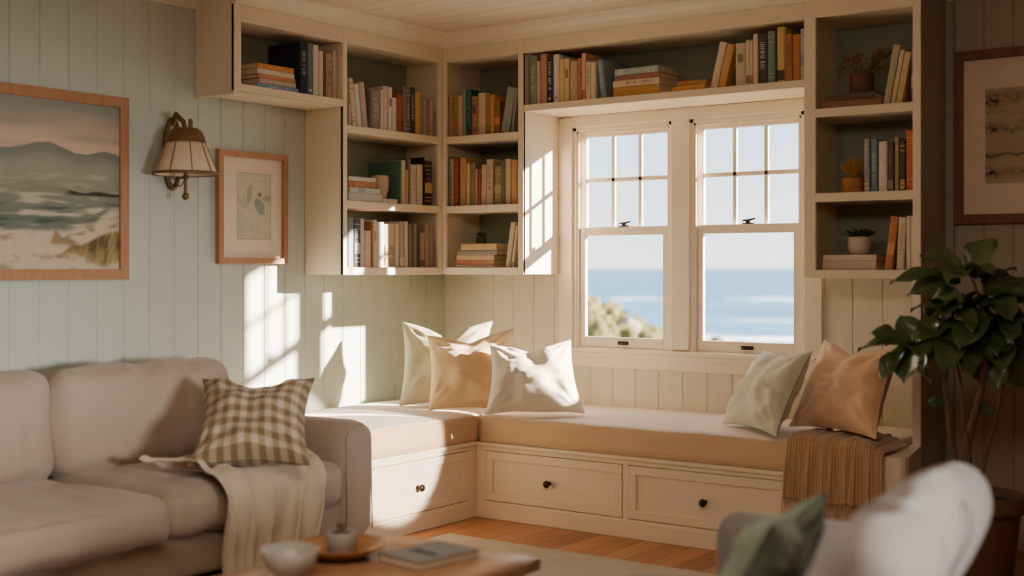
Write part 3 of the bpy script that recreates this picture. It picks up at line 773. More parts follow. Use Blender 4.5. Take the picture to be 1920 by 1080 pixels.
# ------------------------------------------------------------------ houseplant
def leaf(mb, base, tip, w, droop=.15, nh=Vector((0, 0, 1)), m=0):
    base, tip = Vector(base), Vector(tip); d = tip-base; L = d.length; t = d.normalized()
    s = t.cross(nh)
    if s.length < .1: s = t.cross(Vector((1, 0, 0)))
    s.normalize(); nn = s.cross(t).normalized(); N = 9
    def fn(u, v):
        a = 2*u-1; ww = w*.5*(math.sin(PI*min(1, v*.93+.05))**.75)*(1 if v < .97 else .3)
        p = base+t*(L*v)+s*(a*ww)+nn*(abs(a)*ww*.35-droop*L*(v*v-v*.6)+.012*math.sin(v*9+a*2)*abs(a))
        return p
    mb.grid(fn, 6, N, m, uv=False)
def houseplant():
    pc = Vector((3.43, -.83, 0))
    root = empty('potted_plant', pc, 0, 'tall glossy-leaved houseplant in a terracotta pot beside the tower', 'plant')
    pr = [(0, .0), (.125, 0), (.13, .006), (.168, .315), (.170, .320), (.186, .322), (.190, .335), (.190, .385), (.184, .392), (.172, .392), (.168, .36), (0, .355)]
    obj('pot', MB().lathe(pr, pc, 48), M['terra'], root)
    obj('soil', MB().lathe([(0, .366), (.12, .364), (.168, .358)], pc, 32), M['soil'], root)
    d0 = (pc-Vector((CX, CY, 0))).dot(Vector((-SN, CS, 0)))
    def Q(px, py, dd=0): return at(px, py, d0+dd)
    ground = .36
    stems = [[(1806, 925), (1808, 870), (1822, 800), (1842, 720), (1852, 640), (1848, 560)],
             [(1797, 928), (1792, 870), (1780, 800), (1772, 720), (1776, 640), (1790, 570)],
             [(1816, 926), (1818, 860), (1806, 790), (1802, 720), (1790, 660)],
             [(1832, 930), (1850, 850), (1868, 780), (1885, 700), (1900, 640)],
             [(1842, 720), (1800, 680), (1740, 660), (1700, 650)],
             [(1848, 600), (1830, 540), (1815, 505)],
             [(1852, 640), (1890, 590), (1915, 560)]]
    rr = [(.020, .008), (.016, .007), (.011, .005), (.008, .005), (.006, .004), (.005, .004), (.006, .004)]
    for k, (sp, (a, b)) in enumerate(zip(stems, rr)):
        pts = [Q(x, y, .02*math.sin(i*1.3+k)) for i, (x, y) in enumerate(sp)]
        obj('stem', MB().tube(pts, [a+(b-a)*i/(len(pts)-1) for i in range(len(pts))], 8), M['stem'], root)
    mb = MB()
    key = [((1815, 505), (1866, 446), .0, .105), ((1800, 520), (1672, 516), -.02, .07), ((1800, 500), (1725, 474), .06, .10), ((1800, 525), (1700, 548), .02, .09),
           ((1830, 520), (1752, 500), -.03, .07), ((1838, 530), (1905, 498), .03, .05), ((1840, 545), (1920, 545), -.05, .09), ((1835, 550), (1760, 592), -.06, .09),
           ((1700, 640), (1633, 622), .0, .07), ((1702, 648), (1648, 708), -.03, .07), ((1712, 640), (1690, 590), .03, .08), ((1722, 640), (1692, 716), -.05, .11),
           ((1730, 640), (1760, 590), .0, .09), ((1735, 655), (1740, 722), .04, .10), ((1780, 620), (1720, 632), -.06, .10), ((1790, 610), (1830, 690), -.07, .12),
           ((1790, 600), (1770, 690), -.09, .11), ((1850, 590), (1800, 650), -.1, .12), ((1850, 600), (1885, 690), -.08, .12), ((1860, 600), (1925, 640), -.04, .11),
           ((1850, 560), (1900, 590), -.1, .11), ((1880, 640), (1865, 730), -.02, .11), ((1890, 640), (1925, 730), .0, .11), ((1900, 620), (1935, 690), .05, .11),
           ((1820, 640), (1845, 720), .05, .10), ((1776, 760), (1740, 752), .0, .05), ((1828, 770), (1868, 764), .03, .06), ((1800, 560), (1745, 560), .07, .09),
           ((1850, 540), (1895, 520), .1, .10), ((1870, 560), (1930, 520), .08, .10), ((1820, 600), (1870, 640), .08, .13), ((1760, 640), (1800, 600), .08, .11)]
    for (b, t, dd, w) in key:
        B, Tt = Q(*b), Q(*t, dd*1.6)
        leaf(mb, B, Tt, w*1.25, random.uniform(.1, .3), Vector((random.uniform(-.5, .3), random.uniform(-.9, -.2), random.uniform(.5, 1))))
    tips = [(1848, 565), (1790, 575), (1790, 655), (1895, 640), (1705, 650), (1815, 510), (1912, 565), (1850, 640), (1870, 600)]
    for k, (x, y) in enumerate(tips):
        for i in range(6):
            a = 2*PI*(i+random.random()*.6)/6; L = random.uniform(.13, .21); B = Q(x, y, 0)
            T = B+Vector((math.cos(a)*L, math.sin(a)*L, random.uniform(-.09, .05)))
            if T.y > -.06 : T.y = -.06
            leaf(mb, B, T, L*.58, random.uniform(.1, .35))
    obj('foliage', mb, M['leaf'], root)
houseplant()

# ------------------------------------------------------------------ wall sconce
def sconce():
    y = on_x(348, 330, .17).y; yp = -2.10
    root = empty('wall_sconce', (0, yp, 1.85), 0, 'brass wall sconce with a pleated cream shade between the two pictures', 'wall lamp')
    # oval ring plate
    pts = []
    for k in range(41):
        a = 2*PI*k/40; pts.append((.012, yp+.045*math.cos(a), 1.85+.165*math.sin(a)))
    mb = MB().tube(pts, .013, 8, cap=False); mb.lathe([(0, 0)], (0, 0, 0), 3) if 0 else None
    obj('back_ring', mb, M['brass'], root)
    poly = [(yp+.04*math.cos(2*PI*k/32), 1.85+.158*math.sin(2*PI*k/32)) for k in range(32)]
    obj('back_plate', MB().prism(poly, .001, .010, 'x'), M['mat'], root)
    arm = [(.012, yp, 1.99), (.03, yp-.0, 2.02), (.07, (yp+y)/2, 2.035), (.12, y-.01, 2.02), (.155, y, 1.99), (.165, y, 1.955)]
    mb = MB().tube(arm, [.014, .014, .013, .013, .012, .012], 10)
    mb.tube([(.17, y+.03, 1.955), (.17, y+.03, 1.995), (.17, y+.026, 2.005)], [.010, .010, .006], 8); obj('arm', mb, M['brass'], root)
    c = (.17, y, 0)
    wob = lambda a, z: .012*abs(math.cos(a*6))
    obj('lamp_shade', MB().lathe([(.148, 1.742), (.088, 1.895), (.084, 1.895), (.144, 1.742)], c, 72, wob=wob), M['shade'], root)
    sm = MB()
    for k in range(9):
        a = 2*PI*(k+.3)/9; sm.tube([(c[0]+q*math.cos(a), c[1]+q*math.sin(a), z) for q, z in ((.150, 1.745), (.120, 1.82), (.0895, 1.893))], .0022, 5)
    obj('shade_seam', sm, M['brass'], root)
    obj('shade_cap', MB().lathe([(.094, 1.890), (.088, 1.915), (.076, 1.944), (.055, 1.958), (0, 1.960)], c, 40), M['brass'], root)
    obj('shade_rim', MB().lathe([(.152, 1.738), (.156, 1.745), (.152, 1.752), (.146, 1.745), (.152, 1.738)], c, 60), M['brass'], root)
    mb = MB().tube([(.17, y, 1.77), (.17, y, 1.65)], .008, 8); mb.lathe([(0, -.018), (.012, -.014), (.018, 0), (.012, .014), (0, .018)], (.17, y, 1.638), 16)
    mb.lathe([(0, -.014), (.014, -.008), (.014, .008), (0, .014)], (.17, y, 1.728), 16)
    mb.tube([(.012, yp+.02, 1.73), (.09, (yp+y)/2, 1.728), (.17, y, 1.728)], .005, 6); mb.tube([(.012, yp+.01, 1.70), (.09, (yp+y)/2+.01, 1.69), (.165, y, 1.715)], .003, 6)
    obj('pull_stem', mb, M['brass'], root)
    tag(root, None)
sconce()

# ------------------------------------------------------------------ pictures
def lerp(a, b, t): return tuple(x+(y-x)*t for x, y in zip(a, b))
def C(r, g, b): return (lin(r), lin(g), lin(b))
def sstep(a, b, x):
    t = max(0, min(1, (x-a)/(b-a))); return t*t*(3-2*t)
def nz(x, y, s=0): return noise.noise(Vector((x, y, s)))
def frame(root, a0, a1, z0, z1, w, dep, put, mat):
    mb = MB()
    O = [(a0, z0), (a1, z0), (a1, z1), (a0, z1)]; I = [(a0+w, z0+w), (a1-w, z0+w), (a1-w, z1-w), (a0+w, z1-w)]
    prof = lambda p, d: put(p[0], d, p[1])
    for k in range(4):
        n = (k+1) % 4
        vs = [prof(O[k], .002), prof(O[n], .002), prof(O[n], dep), prof(O[k], dep), prof(I[k], dep), prof(I[n], dep), prof(I[n], .006), prof(I[k], .006)]
        mb.add(vs, [(0, 1, 2, 3), (3, 2, 5, 4), (4, 5, 6, 7)])
    obj('frame', mb, mat, root, bevel=.0015)
def art(root, name, a0, a1, z0, z1, dep, put, fn, nu, nv):
    mb = MB(); mb.grid(lambda u, v: Vector(put(a0+(a1-a0)*u, dep, z0+(z1-z0)*v)), nu, nv)
    cols = [fn((k % (nu+1))/nu, (k//(nu+1))/nv) for k in range((nu+1)*(nv+1))]
    obj(name, mb, M['art'], root, colors=cols)
putL = lambda a, d, z: (d, a, z)
# seascape
def seascape(u, v):
    t = 1-v; x = u*2.0
    sky = lerp(C(150, 150, 142), C(206, 182, 158), sstep(.02, .28, t+.05*nz(x*1.5, t*9)))
    b = nz(x*1.2, t*16, 2); sky = lerp(sky, C(138, 140, 134), max(0, b)*.8)
    c = sky
    m1 = .33-.075*math.exp(-((u-.62)/.14)**2)-.045*math.exp(-((u-.93)/.10)**2)-.06*math.exp(-((u-.2)/.2)**2)+.008*nz(x*8, 3)
    if t > m1: c = lerp(C(124, 128, 118), C(150, 150, 136), sstep(m1, m1+.12, t))
    if t > .425:
        w = nz(x*2.2, t*26, 5)+.5*nz(x*6, t*60, 6); k = sstep(.425, .7, t)
        c = lerp(C(150, 148, 130), C(106, 118, 104), k*.9)
        c = lerp(c, C(206, 196, 174), sstep(.12, .6, w)*(.35+.5*k)); c = lerp(c, C(66, 84, 76), sstep(.15, .6, -w)*k*.8)
    h = .535+.008*nz(x*9, 1)-.006*math.sin(max(0, u-.7)*40)
    if u > .70: c = lerp(c, C(66, 62, 50), sstep(h-.004, h+.004, t)*sstep(.562, .552, t)*sstep(.70, .76, u) if t < .57 else 0)
    sh = .70+.05*math.sin(u*3)+.02*nz(x*6, 9)-.10*sstep(.75, 1, u)
    w = nz(x*5, t*20, 8)+.4*nz(x*14, t*40, 2)
    c = lerp(c, lerp(C(204, 188, 162), C(128, 112, 90), sstep(.05, .7, w)*.8), sstep(sh, sh+.05, t))
    rk = .835-.055*math.exp(-((u-.672)/.018)**2)-.035*math.exp(-((u-.715)/.05)**2)+.012*nz(x*20, 3, 4)
    c = lerp(c, C(150, 124, 88), sstep(rk-.006, rk+.012, t)*sstep(.865, .84, t)*sstep(.635, .66, u)*sstep(.80, .76, u)*.85)
    dn = .90-.05*sstep(.68, .76, u)-.10*sstep(.74, 1.0, u)+.015*nz(x*7, 4)
    up = .95+.05*nz(x*3, 6)
    k = sstep(dn, dn+.025, t)*(1-sstep(up-.03, up+.02, t))*sstep(.66, .72, u)
    if k > 0:
        g_ = nz(x*34+t*14, t*9, 3)*.6+nz(x*9, t*9, 5)
        q = lerp(C(150, 130, 90), C(96, 86, 56), sstep(-.2, .6, g_)); q = lerp(q, C(190, 170, 126), sstep(.2, .7, -g_)*.7)
        c = lerp(c, q, k)
    return c
root = empty('seascape_painting', (0, -2.92, 1.248), 0, 'oak-framed seascape painting of waves, hills and dunes', 'picture')
a0, a1, z0, z1 = -3.48, -2.365, 1.248, 2.088
frame(root, a0, a1, z0, z1, .048, .03, putL, M['oak'])
art(root, 'canvas', a0+.046, a1-.046, z0+.046, z1-.046, .016, putL, seascape, 260, 200)
# botanical sketch
def botanic(u, v):
    p = lerp(C(206, 204, 178), C(196, 194, 168), .5+.5*nz(u*4, v*4))
    def blob(cx, cy, rx, ry, a):
        dx, dy = u-cx, (v-cy)*1.75; x_, y_ = dx*math.cos(a)+dy*math.sin(a), -dx*math.sin(a)+dy*math.cos(a)
        return (x_/rx)**2+(y_/ry)**2+.25*nz(u*14, v*20, 4)
    for (cx, cy, rx, ry, a, c) in ((.36, .68, .07, .26, -.2, C(150, 158, 146)), (.66, .50, .13, .24, .45, C(130, 144, 140)), (.90, .63, .15, .08, .1, C(150, 160, 148)), (.66, .68, .06, .06, 0, C(92, 100, 94)), (.16, .55, .18, .10, -.7, C(176, 178, 160))):
        if blob(cx, cy, rx, ry, a) < 1: p = lerp(p, c, .75)
    r = math.hypot(u-.72, (v-.6)*1.75)
    if abs(r-.50) < .012 and v > .6 and u < .85: p = lerp(p, C(168, 170, 152), .8)
    if v < .45-.35*u+.03*nz(u*9, v*9):
        s = nz(u*34, v*60, 1); p = lerp(p, C(138, 134, 112), sstep(.1, .5, s)*.75)
    if min(u, 1-u) < .012 or min(v, 1-v) < .008: p = lerp(p, C(170, 164, 140), .8)
    return p
root = empty('botanical_print', (0, -1.59, 1.323), 0, 'small light-oak framed leaf sketch with wide cream mat', 'picture')
a0, a1, z0, z1 = -1.825, -1.353, 1.323, 1.895
frame(root, a0, a1, z0, z1, .030, .032, putL, M['oak'])
obj('mat_board', MB().box(.010, .013, a0+.028, a1-.028, z0+.028, z1-.028), M['mat'], root)
p0, p1 = on_x(438, 322, .0), on_x(502, 450, .0)
art(root, 'sketch', p0.y+.01, p1.y+.01, p1.z, p0.z, .0137, putL, botanic, 90, 130)
# ink print by the plant
def inkprint(u, v):
    p = lerp(C(190, 172, 142), C(174, 158, 132), .5+.5*nz(u*5, v*6))
    x = u*3
    for (cy, th, amp) in ((.90, .10, 1), (.58, .08, .8), (.12, .07, .9), (.30, .04, .5), (.74, .02, .4)):
        yy = cy+.05*nz(x*2, cy*10, 2)
        k = max(0, 1-abs(v-yy)/th)*(.55+nz(x*7, v*24, 3))
        k *= (1.5 if u < .12 else .7)
        p = lerp(p, C(62, 58, 56), max(0, min(1, k*amp)))
    if abs(v-(.30+.10*nz(x*2.5, 3, 7))) < .012: p = lerp(p, C(84, 76, 66), .7)
    return p
putB = lambda a, d, z: (a, -d, z)
root = empty('ink_print', (3.5, 0, 1.51), 0, 'walnut-framed ink print with wide mat above the houseplant', 'picture')
a0, a1, z0, z1 = 3.094, 3.90, 1.508, 2.318
frame(root, a0, a1, z0, z1, .044, .03, putB, M['walnut'])
obj('mat_board', MB().box(a0+.04, a1-.04, -.013, -.010, z0+.04, z1-.04), M['mat'], root)
q0, q1 = on_y(1849, 345, 0), on_y(1849, 168, 0)
art(root, 'print', q0.x, a1-.2, q0.z, q1.z, .0137, putB, inkprint, 140, 110)

# ------------------------------------------------------------------ books
def albedo(c, ref):
    g = .3*ref[0]+.59*ref[1]+.11*ref[2]
    return tuple(max(.012, min(.80, lin(x)/lin(r*.62+g*.38)*.66)) for x, r in zip(c, ref))+(1,)
ALL_LABELS = {}
def book_mesh(T, H, Dp, xf, cc, look, group, loc, marks='', markc=None, rnd=.004, flat=False, shelf=''):
    """upright book: local x thickness 0..T, y depth 0..Dp (spine at 0), z height"""
    t = min(.0026, T*.16); mb = MB(xf)
    b = T*.16+.001                                   # spine slightly rounded
    prof = [(0, Dp), (0, b*.6), (T*.12, b*.18), (T*.32, 0), (T*.68, 0), (T*.88, b*.18), (T, b*.6), (T, Dp), (T-t, Dp), (T-t, b*.6+t), (t, b*.6+t), (t, Dp)]
    mb.prism([(x, y) for x, y in prof], 0, H)
    mats = [cover(cc)]
    if marks:
        mc = markc or (.72, .62, .45, 1)
        mats.append(cover(mc)); m0, m1 = T*.26, T*.74
        def slab(z0, z1, x0=m0, x1=m1): mb.box(x0, x1, -.0006, .004, z0, z1, 1)
        rng = random.Random(hash((round(T, 4), round(H, 4))) & 0xffff)
        if 't' in marks:                             # lettering reading along the spine
            z = H*.30
            while z < H*.86:
                w = rng.uniform(.004, .009)
                if rng.random() < .82:
                    k = rng.random()
                    slab(z, z+w*.35, m0, m1)
                    if k < .6: slab(z+w*.55, z+w*.85, m0, m0+(m1-m0)*rng.uniform(.4, 1))
                z += w+.004
        if 'b' in marks:
            for f in (.1, .18, .78, .88): slab(H*f, H*f+.004, T*.04, T*.96)
        if 'l' in marks: slab(H*.04, H*.22, T*.05, T*.95)
        if 'o' in marks: slab(H*.55, H*.75, T*.22, T*.78)
        if 'w' in marks: slab(H*.28, H*.5, T*.05, T*.95)
        if 's' in marks: slab(H*.08, H*.12, T*.3, T*.7)
    root = obj('book', mb, mats)
    lab = f'{look} {shelf}'
    tag(root, lab, 'book', group)
    ALL_LABELS.setdefault(lab, []).append(1)
    pm = MB(xf).box(t, T-t, b*.6+t, Dp-.004, .003, H-.003); obj('page_block', pm, M['paper'], root)
    return root
class Shelf:
    def __init__(s, side, z, ref, phrase, group, back=.03):
        s.side, s.z, s.ref, s.phrase, s.group = side, z, ref, phrase, group
        s.pl = (D-back) if side == 'L' else (-E+back)
        s.maxd = (.235 if side == 'L' else .30)
    def pt(s, px, py):
        p = on_x(px, py, s.pl) if s.side == 'L' else on_y(px, py, s.pl)
        return (p.y if s.side == 'L' else p.x), p.z
    def xf(s, a, z, back=0, lean=0, tw=0):
        if s.side == 'L': base = Matrix.Translation((s.pl-back, a, z)) @ Matrix.Rotation(PI/2, 4, 'Z')
        else: base = Matrix.Translation((a, s.pl+back, z))
        return base @ Matrix.Rotation(tw, 4, 'Z') @ Matrix.Rotation(lean, 4, 'Y')
    def up(s, x0, x1, yt, c, look, marks='', mc=None, dep=None, back=0):
        a0, z1 = s.pt(x0, yt); a1, _ = s.pt(x1, yt); a0 += .0006; a1 -= .0006
        dep = dep or random.uniform(.14, .19); dep = min(dep, s.maxd-back)
        H = z1-s.z-.001
        book_mesh(a1-a0, H, dep, s.xf(a0, s.z+.0008, back), albedo(c, s.ref), look, s.group, 0, marks, mc and albedo(mc, s.ref), shelf=s.phrase)
    def lean(s, xb0, xb1, xt, yt, c, look, marks='', mc=None, dep=.16, back=0):
        """bottom corners at xb0..xb1, top-left corner at xt"""
        a0, _ = s.pt(xb0, 500); a1, _ = s.pt(xb1, 500); at_, zt = s.pt(xt, yt)
        dz = zt-s.z; ang = math.atan2(at_-a0, dz); W = (a1-a0)*math.cos(ang)
        H = math.hypot(at_-a0, dz)
        z = s.z+.0008+(W*math.sin(ang) if ang > 0 else 0); off = 0
        if ang < 0: pass
        H -= abs(W*math.sin(ang))*.5
        x = a0
        book_mesh(W, H, min(dep, s.maxd-back), s.xf(x, z, back, ang), albedo(c, s.ref), look, s.group, 0, marks, mc and albedo(mc, s.ref), shelf=s.phrase)
    def flat(s, x0, x1, z0, th, c, look, marks='', mc=None, dep=.17, tw=0, back=0):
        """lying book, spine to the front; z0 above the shelf"""
        a0, _ = s.pt(x0, 500); a1, _ = s.pt(x1, 500)
        L = a1-a0
        xf = s.xf(a0, s.z+z0+.0006+th, back, 0, tw) @ Matrix.Rotation(PI/2, 4, 'Y')      # height runs along the shelf, thickness downwards
        book_mesh(th-.0004, L, min(dep, s.maxd-back), xf, albedo(c, s.ref), look, s.group, 0, marks, mc and albedo(mc, s.ref), shelf=s.phrase)
        return s.z+z0+th

WT = (225, 215, 195)
# S1 cubby
s = Shelf('L', 2.187, (186, 160, 130), 'in the high cubby above the sketch', 'books in the high cubby')
s.flat(482, 560, 0, .024, (104, 128, 134), 'blue lying book at the bottom of the pile', 't', WT)
s.flat(487, 555, .024, .025, (168, 136, 104), 'grey-tan lying book with white lettering', 't', WT)
s.flat(485, 554, .049, .021, (172, 114, 64), 'tan lying book under the cream one', '')
s.flat(483, 552, .070, .026, (190, 164, 134), 'cream lying book second from the top', '')
s.flat(482.5, 551, .096, .027, (172, 108, 52), 'orange-tan lying book topping the pile', '')
s.up(563, 577, 78, (34, 32, 32), 'big black hardback standing', 't', (150, 130, 105), dep=.235)
s.up(577.5, 587, 80, (86, 90, 88), 'slate grey book beside the black one', 's', WT)
s.up(588, 598, 83.5, (190, 168, 134), 'tall cream book beside the slate one')
s.up(598.6, 607, 95, (190, 160, 120), 'buff paperback next to the tall cream book')
s.up(607, 613, 97, (100, 74, 50), 'thin dark brown book', dep=.1, back=.02)
s.up(613, 624, 100, (156, 122, 92), 'tan book with dark lettering', 't', (70, 50, 40))
s.up(625, 633.5, 94.5, (178, 144, 118), 'rose-beige book against the side panel')
# S2
s = Shelf('L', 2.057, (184, 158, 128), 'on the side-wall bookcase top shelf', 'books on the side-wall bookcase')
s.up(654.2, 659, 196, (176, 142, 116), 'short pinkish book against the side panel')
s.lean(662.5, 670, 654.5, 146, (190, 158, 124), 'cream leaning book with a red-topped spine', 'b', (160, 84, 56))
s.lean(671, 679.5, 664, 157, (190, 172, 146), 'off-white leaning book')
s.lean(681, 691, 673.5, 153, (168, 138, 116), 'beige book leaning last in the slanted row')
s.up(692, 696, 151, (92, 66, 48), 'thin dark brown standing book', dep=.17, back=.03)
s.up(696.8, 714, 169, (122, 108, 88), 'thick grey book with pale lettering', 't', (170, 156, 130))
s.up(714.3, 718.4, 168, (196, 168, 132), 'thin buff book beside the thick grey one')
s.up(719, 728, 161, (186, 156, 130), 'pinkish cream book', '')
s.up(729, 736, 162.6, (196, 172, 142), 'white book with brown lettering', 'o', (130, 90, 66))
s.up(736.4, 744, 182.5, (196, 174, 148), 'short white book')
s.up(744.6, 756, 176, (142, 72, 40), 'rust red book')
s.up(756.4, 762.3, 160, (122, 92, 76), 'mottled brown book with bands', 'b', (170, 120, 100))
s.up(762.6, 769.8, 159, (104, 92, 78), 'grey-brown patterned book', 'tb', (170, 140, 110))
s.up(770.2, 779, 163, (62, 56, 48), 'black book with white lettering', 't', WT)
s.up(780, 790, 171.5, (182, 130, 66), 'ochre yellow book')
s.up(790.8, 795, 185, (128, 114, 100), 'thin grey book')
s.up(795.2, 800.4, 187, (156, 122, 98), 'thin dusky pink book')
s.up(800.7, 806.3, 186, (140, 96, 62), 'brown book with speckled spine', 't', (190, 140, 90))
s.up(806.7, 813, 188, (166, 136, 106), 'small beige book nearest the corner')
# S3
s = Shelf('L', 1.658, (206, 182, 156), 'on the side-wall bookcase middle shelf', 'books on the side-wall bookcase')
s.flat(653.8, 717, 0, .045, (204, 190, 170), 'thick white lying book under the pile', '', dep=.2)
s.flat(656.5, 713, .045, .030, (198, 190, 172), 'pale grey lying book', 'w', (160, 160, 150))
s.flat(655.5, 704, .075, .034, (186, 118, 78), 'brick-orange lying book', 'b', (160, 96, 62))
s.flat(654.3, 705, .109, .024, (206, 188, 164), 'white lying book topping the pile')
VASE_Z = s.flat(718, 745, 0, .025, (214, 196, 168), 'small cream book lying under the ribbed vase', dep=.12)
VASE_A = s.pt(729, 350)[0]
s.up(750, 753.3, 301, (84, 108, 88), 'large teal-green book showing its cover', dep=.235)
s.up(753.6, 760.8, 300, (206, 176, 138), 'tall cream-spined book beside the green cover', dep=.235)
s.up(761.2, 766, 318, (196, 146, 98), 'thin orange-tan book')
s.up(766.2, 770.4, 298, (134, 108, 78), 'thin brown book')
s.up(771, 782, 308, (206, 180, 150), 'white book with grey lettering', 't', (160, 140, 120))
s.up(783, 793.6, 308, (208, 180, 148), 'plain white book', '')
s.up(794, 796.3, 295, (40, 34, 28), 'thin black book behind the gilded one', dep=.2)
s.up(796.8, 811.6, 301, (60, 48, 42), 'thick dark book with gilt bands', 'btw', (190, 150, 86))
# S4
s = Shelf('L', 1.305, (236, 214, 182), 'on the side-wall bookcase bottom shelf', 'books on the side-wall bookcase')
s.up(653.8, 664, 407, (150, 144, 138), 'slate grey book against the side panel')
s.up(664.6, 676, 410, (84, 78, 66), 'black book with white bands', 'btw', WT)
s.up(676.5, 683.4, 409.5, (226, 206, 184), 'white book beside the banded black one')
s.up(684, 697, 432, (240, 196, 150), 'short apricot book', 't', (255, 235, 205))
s.up(697.3, 700, 415, (190, 130, 84), 'thin tan book')
s.up(700.3, 707.3, 412, (240, 210, 170), 'cream book', 'o', (190, 170, 140))
s.up(707.7, 721, 416, (240, 226, 204), 'thick white book', 't', (205, 190, 165))
s.up(722, 741, 420, (226, 196, 150), 'wide straw-coloured book with bands', 'wl', (190, 156, 106))
s.up(741.4, 749, 420, (238, 212, 180), 'pale book beside the straw-coloured one')
s.up(749.5, 758.4, 416, (206, 170, 130), 'tan book with a pale label', 'l', (236, 206, 160))
s.up(759, 766, 415, (232, 206, 170), 'tall ivory book')
s.up(767, 771.6, 420, (150, 132, 104), 'thin grey-green book')
s.up(772, 776.6, 420, (118, 104, 78), 'thin olive book')
s.up(777, 782, 420, (162, 142, 112), 'thin khaki book')
s.up(782.6, 788, 433, (84, 78, 64), 'short charcoal book')
s.up(788.5, 797.3, 436, (184, 148, 112), 'short tan and brown book', 'l', (130, 90, 64))
s.up(797.7, 805.8, 421, (186, 148, 120), 'dusky pink book')
s.up(806.2, 814, 424, (180, 140, 112), 'dusky rose book nearest the corner')
# S5
s = Shelf('B', 2.057, (178, 146, 110), 'on the corner bookcase top shelf', 'books on the corner bookcase')
s.up(838, 847, 178, (158, 114, 66), 'golden tan book nearest the corner', 'b', (120, 80, 44))
s.up(847.4, 857.4, 178.5, (140, 92, 52), 'brown book', '')
s.up(857.8, 866.4, 179.5, (172, 130, 92), 'pale buff book', '')
s.up(867, 873, 168.5, (110, 114, 94), 'pale green book edge beside the teal book')
s.up(873.3, 883, 168.5, (54, 66, 56), 'dark teal book with lettering', 't', (110, 118, 96), dep=.24)
s.up(883.6, 895, 181, (144, 96, 68), 'brown book with an ornate medallion', 'ob', (96, 62, 44))
s.up(895.4, 909.4, 174.5, (178, 136, 96), 'thick cream book')
s.up(909.8, 918.3, 176, (132, 90, 50), 'nut brown book')
s.up(918.7, 926, 178, (172, 112, 50), 'ochre orange book', 's', (210, 170, 60))
s.up(926.4, 937, 190, (116, 72, 42), 'short dark brown book with an orange label', 'w', (196, 100, 60), dep=.12)
s.lean(937.6, 953, 951.5, 164, (126, 116, 90), 'grey-green book leaning against the side panel', '', dep=.22)
s.lean(957, 962, 966.5, 166, (116, 104, 80), 'thin grey book behind the leaning one', dep=.2)
# S6
s = Shelf('B', 1.658, (206, 172, 132), 'on the corner bookcase middle shelf', 'books on the corner bookcase')
s.up(835.6, 844.4, 294, (112, 116, 90), 'teal green book nearest the corner', 'b', (150, 150, 110))
s.up(844.8, 850.3, 298, (188, 122, 82), 'thin salmon book')
s.up(850.7, 859, 297, (136, 70, 40), 'rust book with gilt tooling', 'tb', (186, 112, 64))
s.up(861.5, 873, 295.5, (190, 130, 72), 'orange-tan book', '')
s.up(874, 880.8, 306.5, (194, 156, 106), 'cream book')
s.up(881.2, 890.8, 306, (140, 108, 66), 'olive-tan book')
s.up(891.3, 894.6, 317, (192, 140, 104), 'thin pinkish book')
s.up(894.9, 901, 327, (146, 70, 48), 'short dark red book', 's', (190, 120, 90))
s.lean(901.6, 910.4, 902.6, 309.5, (192, 148, 112), 'pale cream book slightly tilted')
s.up(911.5, 923.6, 299, (190, 148, 114), 'white book with dark lettering', 't', (130, 96, 74))
s.up(926.8, 940, 311.5, (142, 114, 70), 'olive-gold book with bands', 'btw', (176, 144, 92))
s.up(940.3, 946.6, 301, (104, 92, 68), 'dark grey-green book')
s.up(947, 957, 298, (196, 150, 104), 'tall cream-tan book')
s.up(958, 970, 300, (188, 126, 70), 'orange book against the side panel', '')
# S7
s = Shelf('B', 1.305, (216, 184, 146), 'on the corner bookcase bottom shelf', 'books on the corner bookcase')
s.flat(853, 926, 0, .014, (206, 168, 122), 'thin cream lying book at the bottom', dep=.2)
s.flat(853.5, 926, .014, .028, (196, 124, 78), 'rust lying book', dep=.2)
s.flat(855.5, 926, .042, .030, (208, 158, 108), 'peach lying book', dep=.2)
s.flat(857.5, 931.5, .072, .026, (146, 124, 102), 'grey lying book', dep=.2)
PLANT_A = s.flat(864, 931, .098, .038, (202, 152, 98), 'golden tan lying book under the little plant', dep=.2)
CORNER_A = s.pt(888, 450)[0]
s.lean(947, 955.5, 957.6, 417, (200, 166, 120), 'cream book leaning by the window side')
s.lean(958, 962.5, 967, 424, (196, 164, 124), 'beige book leaning on the side panel', 's', (110, 84, 60))
# S8
s = Shelf('B', 2.201, (174, 144, 110), 'on the long shelf over the window', 'books on the long shelf')
s.up(992.5, 1006, 105, (112, 106, 76), 'moss green book at the end panel', 't', (160, 150, 110))
s.up(1006.4, 1012.3, 114.5, (172, 132, 96), 'thin pinkish tan book')
s.up(1012.7, 1024.5, 102, (156, 104, 76), 'pinkish brown book')
s.up(1025, 1036, 106, (52, 46, 44), 'black book with white lettering beside a white one', 'ts', WT)
s.up(1037, 1048, 102.5, (190, 154, 124), 'white book beside the black-spined one', 's', (150, 110, 80))
s.up(1048.7, 1057.8, 111, (186, 144, 82), 'straw yellow book')
s.up(1058.2, 1066.7, 110, (182, 138, 88), 'tan book with dark initials', 'o', (120, 84, 50))
s.up(1068.2, 1081.5, 115, (154, 124, 84), 'olive-tan thick book')
s.up(1081.9, 1090, 110, (160, 88, 56), 'rust book with dark lettering', 't', (100, 54, 36))
s.up(1090.3, 1097.6, 100, (176, 124, 92), 'tall pink and red book', 'l', (160, 76, 50))
s.up(1098, 1106.5, 116, (176, 148, 108), 'cream book with floral lettering', 't', (96, 84, 60))
s.up(1107, 1116, 117, (180, 152, 112), 'plain cream book beside the floral one')
s.up(1116.3, 1118.3, 114, (150, 136, 110), 'thin grey book before the blue one')
